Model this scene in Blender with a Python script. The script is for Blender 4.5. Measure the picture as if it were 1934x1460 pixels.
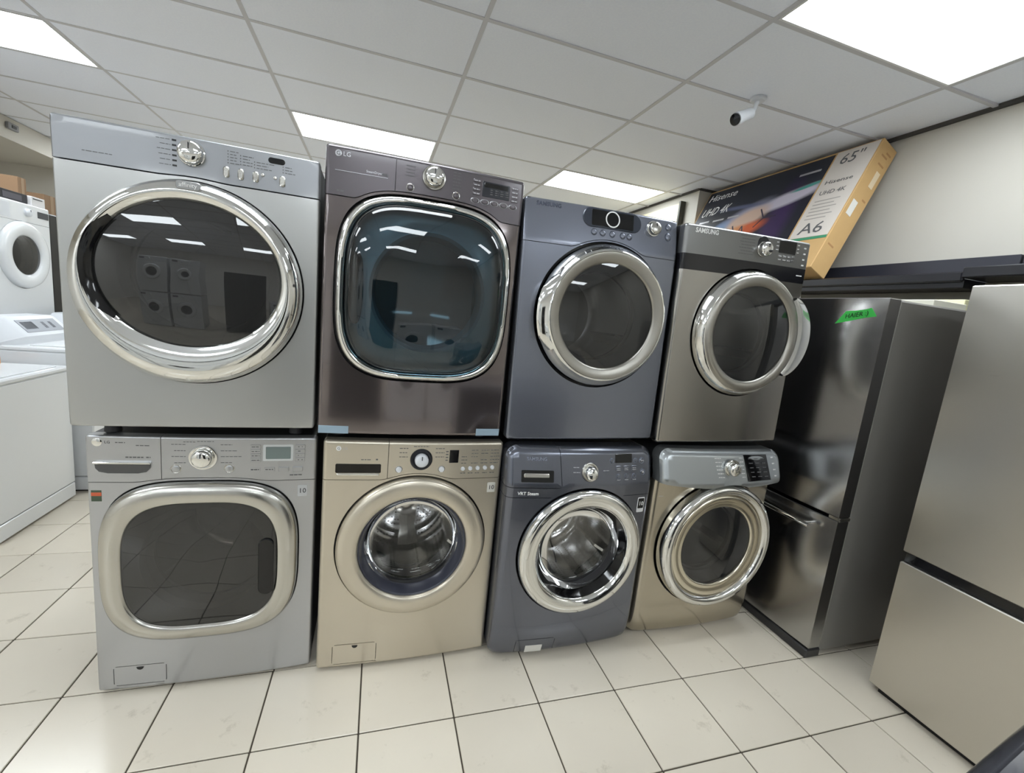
import bpy, math, random
from mathutils import Vector, Matrix, Euler
from mathutils.geometry import delaunay_2d_cdt
for o in list(bpy.data.objects): bpy.data.objects.remove(o, do_unlink=True)
random.seed(7)
S = bpy.context.scene
COL = S.collection
PI = math.pi
# ------------------------------------------------------------------ camera
FPX, YAW, PITCH, ROLL, CZ = 830.44, math.radians(17.888), math.radians(9.152), math.radians(5.900), 1.4786
fwd = Vector((math.sin(YAW)*math.cos(PITCH), math.cos(YAW)*math.cos(PITCH), -math.sin(PITCH)))
rgt = Vector((math.cos(YAW), -math.sin(YAW), 0)); upv = rgt.cross(fwd)
r2 = rgt*math.cos(ROLL) + upv*math.sin(ROLL); u2 = -rgt*math.sin(ROLL) + upv*math.cos(ROLL)
cam = bpy.data.objects.new('camera', bpy.data.cameras.new('camera')); COL.objects.link(cam)
cam.matrix_world = Matrix(((r2.x, u2.x, -fwd.x, 0), (r2.y, u2.y, -fwd.y, 0), (r2.z, u2.z, -fwd.z, CZ), (0, 0, 0, 1)))
cam.data.sensor_fit = 'HORIZONTAL'; cam.data.sensor_width = 36; cam.data.lens = 36*FPX/1934
cam.data.clip_start = .02; cam.data.clip_end = 60
S.camera = cam
# ------------------------------------------------------------------ world, exposure (room light comes from its ceiling panels)
wd = bpy.data.worlds.new('world'); S.world = wd; wd.use_nodes = True
wd.node_tree.nodes['Background'].inputs[0].default_value = (.8, .85, .9, 1)
wd.node_tree.nodes['Background'].inputs[1].default_value = .3
S.view_settings.view_transform = 'Standard'; S.view_settings.look = 'None'
S.view_settings.exposure = 0.42; S.view_settings.gamma = 1.0; S.view_settings.use_curve_mapping = False
LIGHT_STRENGTH = 11.0

# ------------------------------------------------------------------ materials
def lin(c): return tuple(((v/255)/12.92 if v/255 <= .04045 else ((v/255+.055)/1.055)**2.4) for v in c)
MATS = {}
def mat(name, rgb, rough=.5, metal=0.0, coat=0.0, coat_rough=.05, spec=.5, noise=0.0, nscale=30, stretch=(1, 1, 1), bump=0.0, rnoise=0.0, emit=0.0):
    if name in MATS: return MATS[name]
    m = bpy.data.materials.new(name); m.use_nodes = True; nt = m.node_tree; b = nt.nodes['Principled BSDF']
    c = (*lin(rgb), 1)
    b.inputs['Base Color'].default_value = c
    b.inputs['Roughness'].default_value = rough; b.inputs['Metallic'].default_value = metal
    b.inputs['Coat Weight'].default_value = coat; b.inputs['Coat Roughness'].default_value = coat_rough
    b.inputs['Specular IOR Level'].default_value = spec
    if emit:
        b.inputs['Emission Color'].default_value = (1, 1, 1, 1); b.inputs['Emission Strength'].default_value = emit
    if noise or bump or rnoise:
        tc = nt.nodes.new('ShaderNodeTexCoord'); mp = nt.nodes.new('ShaderNodeMapping'); mp.inputs['Scale'].default_value = stretch
        n = nt.nodes.new('ShaderNodeTexNoise'); n.inputs['Scale'].default_value = nscale; n.inputs['Detail'].default_value = 4
        nt.links.new(tc.outputs['Object'], mp.inputs['Vector']); nt.links.new(mp.outputs['Vector'], n.inputs['Vector'])
        if noise:
            mx = nt.nodes.new('ShaderNodeMix'); mx.data_type = 'RGBA'
            mx.inputs[6].default_value = tuple(v*(1-noise) for v in c[:3])+(1,); mx.inputs[7].default_value = tuple(min(1, v*(1+noise)) for v in c[:3])+(1,)
            nt.links.new(n.outputs['Fac'], mx.inputs[0]); nt.links.new(mx.outputs[2], b.inputs['Base Color'])
        if rnoise:
            mr = nt.nodes.new('ShaderNodeMapRange'); mr.inputs[3].default_value = max(.02, rough-rnoise); mr.inputs[4].default_value = rough+rnoise
            nt.links.new(n.outputs['Fac'], mr.inputs[0]); nt.links.new(mr.outputs[0], b.inputs['Roughness'])
        if bump:
            bp = nt.nodes.new('ShaderNodeBump'); bp.inputs['Strength'].default_value = bump; bp.inputs['Distance'].default_value = .002
            nt.links.new(n.outputs['Fac'], bp.inputs['Height']); nt.links.new(bp.outputs['Normal'], b.inputs['Normal'])
    MATS[name] = m; return m
def glass(name, tint, ior=1.6, rough=.0, dust=.03):
    m = bpy.data.materials.new(name); m.use_nodes = True; nt = m.node_tree; nt.nodes.clear()
    out = nt.nodes.new('ShaderNodeOutputMaterial'); mx = nt.nodes.new('ShaderNodeMixShader')
    tr = nt.nodes.new('ShaderNodeBsdfTransparent'); tr.inputs[0].default_value = (*tint, 1)
    gl = nt.nodes.new('ShaderNodeBsdfGlossy'); gl.inputs['Roughness'].default_value = rough
    fr = nt.nodes.new('ShaderNodeFresnel'); fr.inputs[0].default_value = ior
    nt.links.new(fr.outputs[0], mx.inputs[0]); nt.links.new(tr.outputs[0], mx.inputs[1]); nt.links.new(gl.outputs[0], mx.inputs[2])
    df = nt.nodes.new('ShaderNodeBsdfDiffuse'); df.inputs[0].default_value = (.5, .5, .5, 1); m2 = nt.nodes.new('ShaderNodeMixShader'); m2.inputs[0].default_value = dust
    nt.links.new(mx.outputs[0], m2.inputs[1]); nt.links.new(df.outputs[0], m2.inputs[2])
    nt.links.new(m2.outputs[0], out.inputs[0]); MATS[name] = m; return m
def drum_mat():
    m = mat('drum_steel', (200, 200, 200), .13, 1.0); nt = m.node_tree; b = nt.nodes['Principled BSDF']
    tc = nt.nodes.new('ShaderNodeTexCoord'); v = nt.nodes.new('ShaderNodeTexVoronoi'); v.inputs['Scale'].default_value = 65; v.inputs['Randomness'].default_value = .15
    rp = nt.nodes.new('ShaderNodeValToRGB'); rp.color_ramp.elements[0].position = .22; rp.color_ramp.elements[1].position = .3
    rp.color_ramp.elements[0].color = (.02, .02, .02, 1); rp.color_ramp.elements[1].color = (*lin((190, 190, 190)), 1)
    nt.links.new(tc.outputs['Object'], v.inputs['Vector']); nt.links.new(v.outputs['Distance'], rp.inputs[0]); nt.links.new(rp.outputs[0], b.inputs['Base Color'])
    return m
CHROME = mat('chrome', (225, 225, 222), .06, 1.0)
SATIN = mat('satin_chrome', (190, 188, 182), .22, 1.0, nscale=60, rnoise=.05)
BRUSH = mat('brushed_steel_ring', (164, 161, 154), .36, 1.0, nscale=50, rnoise=.05)
BLACK = mat('black_plastic', (14, 14, 16), .35)
BLACKG = mat('black_gloss', (10, 10, 12), .08)
RUBBER = mat('dark_rubber', (38, 38, 42), .55)
DRUM = drum_mat()
DRUMD = mat('dryer_drum', (150, 150, 150), .3, .9)
INNER = mat('door_liner', (70, 72, 75), .45)
WHITEP = mat('white_print', (232, 232, 232), .5)
GREYP = mat('grey_print', (92, 92, 94), .5)
DARKP = mat('dark_print', (40, 40, 42), .5)
SILVP = mat('silver_print', (190, 190, 195), .3, .6)
WHITE = mat('white_enamel', (226, 228, 230), .22, 0, coat=.4)
WHITE2 = mat('white_plastic', (214, 217, 222), .3)
FIX = mat('fixture_white', (225, 226, 226), .4)

# ------------------------------------------------------------------ object helpers
def tag(o, label=None, cat=None, group=None, kind=None):
    if label: o['label'] = label
    if cat: o['category'] = cat
    if group: o['group'] = group
    if kind: o['kind'] = kind
    return o
def empty(name, loc=(0, 0, 0), rot=(0, 0, 0)):
    o = bpy.data.objects.new(name, None); COL.objects.link(o); o.empty_display_size = .1
    o.location = loc; o.rotation_euler = rot; return o
def kids(o): return [c for c in bpy.data.objects if c.parent == o]
def copy_tree(o, parent=None):
    c = o.copy(); COL.objects.link(c); c.parent = parent
    for ch in kids(o): copy_tree(ch, c)
    return c
class MB:
    def __init__(s): s.v = []; s.f = []
    def add(s, vs, fs):
        n = len(s.v); s.v += [tuple(p) for p in vs]; s.f += [tuple(i+n for i in f) for f in fs]; return s
    def box(s, x0, x1, y0, y1, z0, z1, bev=0.0):
        if bev <= 0:
            vs = [(x, y, z) for x in (x0, x1) for y in (y0, y1) for z in (z0, z1)]
            return s.add(vs, [(0, 1, 3, 2), (4, 6, 7, 5), (0, 4, 5, 1), (2, 3, 7, 6), (0, 2, 6, 4), (1, 5, 7, 3)])
        b = min(bev, (x1-x0)/2.01, (y1-y0)/2.01, (z1-z0)/2.01); vs = []; idx = {}
        for i, sx in enumerate((0, 1)):
            for j, sy in enumerate((0, 1)):
                for k, sz in enumerate((0, 1)):
                    X = (x0, x1)[i]; Y = (y0, y1)[j]; Z = (z0, z1)[k]
                    dx = b if i == 0 else -b; dy = b if j == 0 else -b; dz = b if k == 0 else -b
                    idx[i, j, k, 'x'] = len(vs); vs.append((X, Y+dy, Z+dz))
                    idx[i, j, k, 'y'] = len(vs); vs.append((X+dx, Y, Z+dz))
                    idx[i, j, k, 'z'] = len(vs); vs.append((X+dx, Y+dy, Z))
        f = []
        for i in (0, 1):
            q = [idx[i, 0, 0, 'x'], idx[i, 0, 1, 'x'], idx[i, 1, 1, 'x'], idx[i, 1, 0, 'x']]; f.append(q if i == 0 else q[::-1])
            q = [idx[0, i, 0, 'y'], idx[1, i, 0, 'y'], idx[1, i, 1, 'y'], idx[0, i, 1, 'y']]; f.append(q if i == 0 else q[::-1])
            q = [idx[0, 0, i, 'z'], idx[0, 1, i, 'z'], idx[1, 1, i, 'z'], idx[1, 0, i, 'z']]; f.append(q if i == 0 else q[::-1])
        for a in (0, 1):
            for c in (0, 1):
                q = [idx[a, c, 0, 'x'], idx[a, c, 0, 'y'], idx[a, c, 1, 'y'], idx[a, c, 1, 'x']]; f.append(q if a == c else q[::-1])
                q = [idx[a, 0, c, 'x'], idx[a, 1, c, 'x'], idx[a, 1, c, 'z'], idx[a, 0, c, 'z']]; f.append(q if a == c else q[::-1])
                q = [idx[0, a, c, 'y'], idx[0, a, c, 'z'], idx[1, a, c, 'z'], idx[1, a, c, 'y']]; f.append(q if a == c else q[::-1])
                for e in (0, 1):
                    q = [idx[a, c, e, 'x'], idx[a, c, e, 'y'], idx[a, c, e, 'z']]; f.append(q if (a+c+e) % 2 == 1 else q[::-1])
        return s.add(vs, f)
    def loft(s, loops, cap0=False, cap1=False, closed=True):
        n = len(loops[0]); vs = [p for l in loops for p in l]; fs = []
        for a in range(len(loops)-1):
            for i in range(n if closed else n-1):
                j = (i+1) % n; fs.append((a*n+i, a*n+j, (a+1)*n+j, (a+1)*n+i))
        if cap0: fs.append(tuple(range(n))[::-1])
        if cap1: fs.append(tuple((len(loops)-1)*n+i for i in range(n)))
        return s.add(vs, fs)
    def lathe(s, x, z, prof, n=40, y0=0, a0=0, a1=2*PI):            # around a y axis, profile of (r, y)
        full = abs(a1-a0-2*PI) < 1e-6; m = n if full else n+1
        loops = [[(x+r*math.cos(a0+(a1-a0)*i/n), y0+y, z+r*math.sin(a0+(a1-a0)*i/n)) for i in range(m)] for r, y in prof]
        return s.loft(loops, cap1=prof[-1][0] < .02 and full, closed=full)
    def tube(s, pts, r, n=10):
        loops = []
        P = [Vector(p) for p in pts]
        for i, p in enumerate(P):
            t = (P[min(i+1, len(P)-1)]-P[max(i-1, 0)]).normalized()
            a = t.cross(Vector((0, 0, 1)));  a = a if a.length > .05 else t.cross(Vector((1, 0, 0))); a.normalize(); b = t.cross(a)
            loops.append([tuple(p+a*math.cos(2*PI*k/n)*r+b*math.sin(2*PI*k/n)*r) for k in range(n)])
        return s.loft(loops, True, True)
    def prism(s, poly, y0, y1):                                      # polygon of (x, z) extruded along y, front at y0
        n = len(poly); vs = [(x, y0, z) for x, z in poly]+[(x, y1, z) for x, z in poly]
        fs = [tuple(range(n)), tuple(range(2*n-1, n-1, -1))]+[(i, n+i, n+(i+1) % n, (i+1) % n) for i in range(n)]
        return s.add(vs, fs)
    def build(s, name, m, parent=None, angle=35, flip_fix=True):
        me = bpy.data.meshes.new(name); me.from_pydata(s.v, [], s.f); me.validate()
        if flip_fix:
            import bmesh
            bm = bmesh.new(); bm.from_mesh(me); bmesh.ops.recalc_face_normals(bm, faces=bm.faces); bm.to_mesh(me); bm.free()
        for p in me.polygons: p.use_smooth = True
        me.set_sharp_from_angle(angle=math.radians(angle))
        me.materials.append(m)
        o = bpy.data.objects.new(name, me); COL.objects.link(o); o.parent = parent; return o
def ell(cx, cz, a, b, y, n=2.0, N=96):
    out = []
    for i in range(N):
        t = 2*PI*i/N; c, s_ = math.cos(t), math.sin(t)
        e = 2.0/n
        out.append((cx+a*math.copysign(abs(c)**e, c), y, cz+b*math.copysign(abs(s_)**e, s_)))
    return out
def rrect(x0, x1, z0, z1, r, k=5):
    pts = []
    for (cx, cz, a) in ((x1-r, z1-r, 0), (x0+r, z1-r, 90), (x0+r, z0+r, 180), (x1-r, z0+r, 270)):
        for i in range(k+1):
            t = math.radians(a+90*i/k); pts.append((cx+r*math.cos(t), cz+r*math.sin(t)))
    return pts
def rplate(name, m, parent, x0, x1, z0, z1, y0, y1, r=.004, bev=.001):
    r = min(r, (x1-x0)/2.05, (z1-z0)/2.05)
    A = rrect(x0, x1, z0, z1, r); B = rrect(x0+bev, x1-bev, z0+bev, z1-bev, max(r-bev, .0003))
    mb = MB(); mb.loft([[(x, y1, z) for x, z in A], [(x, y0+bev, z) for x, z in A], [(x, y0, z) for x, z in B]], cap1=True)
    return mb.build(name, m, parent)
def text(name, s, m, parent, x, z, y, size, align='LEFT', shear=0.0, M=None, spacing=1.0, width=None, bold=0.0):
    cu = bpy.data.curves.new('lettering', 'FONT'); cu.body = s; cu.size = size; cu.align_x = align; cu.align_y = 'CENTER'
    cu.extrude = .0004; cu.shear = shear; cu.space_character = spacing; cu.resolution_u = 2; cu.offset = bold
    t = bpy.data.objects.new('lettering_tmp', cu); COL.objects.link(t)
    dg = bpy.context.evaluated_depsgraph_get(); me = bpy.data.meshes.new_from_object(t.evaluated_get(dg))
    bpy.data.objects.remove(t, do_unlink=True); bpy.data.curves.remove(cu)
    if width:
        xs = [v.co.x for v in me.vertices]; k = width/(max(xs)-min(xs))
        me.transform(Matrix.Diagonal((k, 1, 1, 1)))
    me.name = name
    if M is None: M = Matrix.Translation((x, y, z)) @ Matrix.Rotation(PI/2, 4, 'X')
    me.transform(M); me.materials.clear(); me.materials.append(m)
    o = bpy.data.objects.new(name, me); COL.objects.link(o); o.parent = parent; return o
def dashes(name, m, parent, items, y):                              # unreadable small print: little bars (x0, x1, z, height)
    mb = MB()
    for x0, x1, z, hh in items:
        x = x0; 
        while x < x1-.001:
            L = min(random.uniform(.006, .014), x1-x); yy = y(x, z) if callable(y) else y
            mb.box(x, x+L, yy-.0006, yy+.002, z-hh/2, z+hh/2); x += L+.0025
    o = mb.build(name, m, parent); o['kind'] = 'stuff'; return o

def decal(name, m, parent, f, x0, x1, z0, z1, off=.0012, k=5):
    loops = [[(x0+(x1-x0)*i/k, f(x0+(x1-x0)*i/k, z0+(z1-z0)*j/k)-off, z0+(z1-z0)*j/k) for i in range(k+1)] for j in range(k+1)]
    back = [[(x, y+off*.8, z) for x, y, z in l] for l in loops]
    mb = MB(); mb.loft(loops, closed=False); mb.loft(back, closed=False)
    rim = loops[0]+[l[-1] for l in loops[1:]]+loops[-1][::-1][1:]+[l[0] for l in loops[::-1][1:-1]]
    mb.loft([rim, [(x, y+off*.8, z) for x, y, z in rim]]); return mb.build(name, m, parent)

# ================================================================== THE ROOM
XL, XR, YB, YF, HC = -6.0, 3.36, -7.0, 7.5, 2.9393
TS = .334; TO = Vector((-.3194, 1.3718)); TR = math.radians(-.572)
def pix(p):
    d = Vector(p)-Vector((0, 0, CZ)); e = d.dot(fwd)
    if e < .05: return None
    return (967+FPX*d.dot(r2)/e, 730-FPX*d.dot(u2)/e)
wallm = mat('cream_wall_paint', (194, 190, 181), .7, noise=.03, nscale=3, bump=.05)
mb = MB(); mb.box(XL-.1, XR+.1, YB-.1, YF+.1, -.12, -.0045)
floor = tag(mb.build('floor', mat('dark_grout', (66, 58, 47), .8, noise=.2, nscale=20)), kind='structure')
def tile_mat():
    m = mat('cream_floor_tile', (215, 206, 190), .2, 0, coat=0, noise=.055, nscale=2.2, spec=.5)
    nt = m.node_tree; b = nt.nodes['Principled BSDF']
    src = b.inputs['Base Color'].links[0].from_socket
    for n in nt.nodes:
        if n.type == 'TEX_COORD': tc = n
        if n.type == 'MAPPING': mp = n
    geo = nt.nodes.new('ShaderNodeNewGeometry'); nt.links.new(geo.outputs['Position'], mp.inputs['Vector'])
    # scuffs and dirt specks with a shape of their own
    n2 = nt.nodes.new('ShaderNodeTexNoise'); n2.inputs['Scale'].default_value = 9; n2.inputs['Detail'].default_value = 8; n2.inputs['Roughness'].default_value = .7
    nt.links.new(geo.outputs['Position'], n2.inputs['Vector'])
    rp = nt.nodes.new('ShaderNodeValToRGB'); rp.color_ramp.elements[0].position = .60; rp.color_ramp.elements[1].position = .78
    rp.color_ramp.elements[0].color = (0, 0, 0, 1); rp.color_ramp.elements[1].color = (.6, .6, .6, 1)
    nt.links.new(n2.outputs['Fac'], rp.inputs[0])
    mx = nt.nodes.new('ShaderNodeMix'); mx.data_type = 'RGBA'; mx.inputs[7].default_value = (*lin((150, 138, 118)), 1)
    nt.links.new(rp.outputs[0], mx.inputs[0]); nt.links.new(src, mx.inputs[6])
    oi = nt.nodes.new('ShaderNodeObjectInfo'); mr = nt.nodes.new('ShaderNodeMapRange'); mr.inputs[3].default_value = .94; mr.inputs[4].default_value = 1.05
    nt.links.new(oi.outputs['Random'], mr.inputs[0])
    vm = nt.nodes.new('ShaderNodeMix'); vm.data_type = 'RGBA'; vm.blend_type = 'MULTIPLY'; vm.inputs[0].default_value = 1
    nt.links.new(mx.outputs[2], vm.inputs[6]); nt.links.new(mr.outputs[0], vm.inputs[7]); nt.links.new(vm.outputs[2], b.inputs['Base Color'])
    return m
TILEM = tile_mat()
g = .0026
mb = MB(); mb.box(-TS/2+g, TS/2-g, -TS/2+g, TS/2-g, -.012, 0, .0018); t0 = mb.build('tile', TILEM, floor)
cells = []
for i in range(-22, 16):
    for j in range(-30, 24):
        c, s_ = math.cos(TR), math.sin(TR); gx, gy = (i+.5)*TS, (j+.5)*TS
        x, y = TO.x+gx*c-gy*s_, TO.y+gx*s_+gy*c
        if XL-.1 < x < XR+.1 and YB-.1 < y < YF+.1: cells.append((x, y))
far = MB(); first = True; ntile = 0
for x, y in sorted(cells, key=lambda p: p[0]**2+p[1]**2):
    pr = [pix((x+dx, y+dy, 0)) for dx in (-.17, .17) for dy in (-.17, .17)]
    vis = any(q and -40 < q[0] < 1975 and 600 < q[1] < 1500 for q in pr) and (y < 1.95 or x < -.7) and x < 2.7 and not (x > -.6 and y > 1.85) and ntile < 290 and y < 4.6
    if vis:
        ntile += 1
        o = t0 if first else t0.copy()
        if not first: COL.objects.link(o)
        first = False; o.location = (x, y, random.uniform(-.0004, .0004)); o.rotation_euler = (0, 0, TR)
    else:
        far.box(x-TS/2+g, x+TS/2-g, y-TS/2+g, y+TS/2-g, -.012, 0)
fo = far.build('tile_field', TILEM, floor); fo['kind'] = 'stuff'

def wall(name, x0, x1, y0, y1, z0, z1, m=wallm):
    mb = MB(); mb.box(x0, x1, y0, y1, z0, z1); return tag(mb.build(name, m), kind='structure')
wall('wall_right', XR, XR+.1, YB, YF, -.1, HC+.25)
whitew = mat('bounce_wall_white', (236, 234, 230), .7)  # walls out of view, whitened to bounce more light onto the ceiling
wall('wall_left', XL-.1, XL, YB, YF, -.1, HC+.25, whitew)
wall('wall_back', XL-.1, XR+.1, YF, YF+.1, -.1, HC+.25)
wall('wall_front', XL-.1, XR+.1, YB-.1, YB, -.1, HC+.25, whitew)
wall('wall_soffit', -5.99, -3.652, .5, YF-.002, 2.722, HC-.004)
wall('wall_pier', 3.09, XR-.001, 4.03, YF-.002, 0, HC-.004)
# ceiling: slab above, T-bar grid, panels
D0X, R0Y, CW, CL = -1.978, 3.083, 1.2192, .6096
mb = MB(); mb.box(XL-.1, XR+.1, YB-.1, YF+.1, HC+.12, HC+.2)
ceil = tag(mb.build('ceiling', mat('ceiling_void', (60, 60, 60), .9)), kind='structure')
barm = mat('tee_bar_paint', (198, 198, 203), .5)
xs = [D0X+CW*i for i in range(-4, 6)]; ys = [R0Y+CL*m for m in range(-17, 9)]
for x in xs:
    if XL < x < XR: mb = MB(); mb.box(x-.012, x+.012, YB, YF, HC-.002, HC+.03); mb.build('ceiling_runner', barm, ceil)
for y in ys:
    if YB < y < YF: mb = MB(); mb.box(XL, XR, y-.012, y+.012, HC-.0015, HC+.028); mb.build('cross_tee', barm, ceil)
def panel_mat():
    m = mat('acoustic_panel', (238, 242, 255), .85, noise=.05, nscale=90, bump=.35); return m
PANM = panel_mat()
LIGHTS = {(-1, 1), (1, 2), (3, 2), (3, -3), (1, -3), (-1, -4), (-3, -4), (-3, 1),
          (3, -8), (1, -8), (-1, -9), (-3, -9), (3, -13), (1, -13), (-1, -13), (-3, -13), (-3, 6), (-1, 6), (1, 6)}
pan_shared = {}; pfar = MB()
for ii in range(-4, 5):
    for m_ in range(-17, 8):
        if (ii, m_) in LIGHTS: continue
        x0 = max(D0X+CW*ii+.008, XL+.005); x1 = min(D0X+CW*(ii+1)-.008, XR-.02)
        y0 = max(R0Y+CL*m_+.008, YB); y1 = min(R0Y+CL*(m_+1)-.008, YF)
        if x1-x0 < .05 or y1-y0 < .05: continue
        q = [pix((x, y, HC)) for x in (x0, x1) for y in (y0, y1)]
        if any(p and -20 < p[0] < 1954 and -30 < p[1] < 420 for p in q):
            key = (round(x1-x0, 3), round(y1-y0, 3)); w2, l2 = (x1-x0)/2, (y1-y0)/2
            if key not in pan_shared:
                mb = MB(); mb.box(-w2, w2, -l2, l2, 0, .016, .003); o = mb.build('ceiling_panel', PANM, ceil); pan_shared[key] = o
            else:
                o = pan_shared[key].copy(); COL.objects.link(o)
            lift = random.uniform(-.001, .002); tilt = random.uniform(-.002, .002)
            if ii == 4: lift += .006; tilt = -.02*(1 if m_ % 2 else .4)
            o.location = ((x0+x1)/2, (y0+y1)/2, HC+.001+lift); o.rotation_euler = (random.uniform(-.002, .002), tilt, 0)
        else: pfar.box(x0, x1, y0, y1, HC+.001, HC+.017)
po = pfar.build('panel_field', PANM, ceil); po['kind'] = 'stuff'
gapm = mat('shadow_gap_dark', (70, 68, 66), .7)  # shadow gap where ceiling meets wall, its shade drawn as dark strips
mb = MB(); mb.box(XR-.022, XR, YB, 4.03, HC-.012, HC+.01); tag(mb.build('shadow_gap_1', gapm), kind='structure')
mb = MB(); mb.box(3.072, 3.09, 4.03, YF, HC-.012, HC+.01); mb.box(3.09, XR, 4.015, 4.03, HC-.012, HC+.01); tag(mb.build('shadow_gap_2', gapm), kind='structure')
DIFF = mat('light_diffuser', (255, 255, 255), .5, emit=LIGHT_STRENGTH)
MATS['light_diffuser'].node_tree.nodes['Principled BSDF'].inputs['Emission Color'].default_value = (.885, .955, 1, 1)
LAB = {(-1, 1): 'lit ceiling light panel above the white machines at left', (1, 2): 'lit ceiling light panel behind the dark brown dryer top',
       (3, 2): 'lit ceiling light panel behind the blue grey dryer top', (3, -3): 'large lit ceiling light panel nearest, above the right wall corner'}
for k, (ii, m_) in enumerate(sorted(LIGHTS)):
    x0, x1, y0, y1 = D0X+CW*ii+.013, D0X+CW*(ii+1)-.013, R0Y+CL*m_+.013, R0Y+CL*(m_+1)-.013
    if y0 < YB or y1 > YF: continue
    t = empty('ceiling_light', ((x0+x1)/2, (y0+y1)/2, HC)); w2, l2 = (x1-x0)/2, (y1-y0)/2
    mb = MB(); mb.box(-w2, w2, -l2, l2, .02, .09, .004); mb.build('housing', FIX, t)
    mb = MB(); r = .012
    for a in ((-w2, w2, -l2, -l2+r), (-w2, w2, l2-r, l2), (-w2, -w2+r, -l2+r, l2-r), (w2-r, w2, -l2+r, l2-r)): mb.box(*a, -.003, .02)
    mb.build('frame', FIX, t)
    mb = MB(); mb.box(-w2+r, w2-r, -l2+r, l2-r, .004, .012); mb.build('diffuser', DIFF, t)
    if (ii, m_) in LAB: tag(t, LAB[(ii, m_)], 'ceiling light')
    else: tag(t, 'lit ceiling light panel behind the viewer, seen only in door reflections', 'ceiling light', 'lights of the room behind the viewer')

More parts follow.
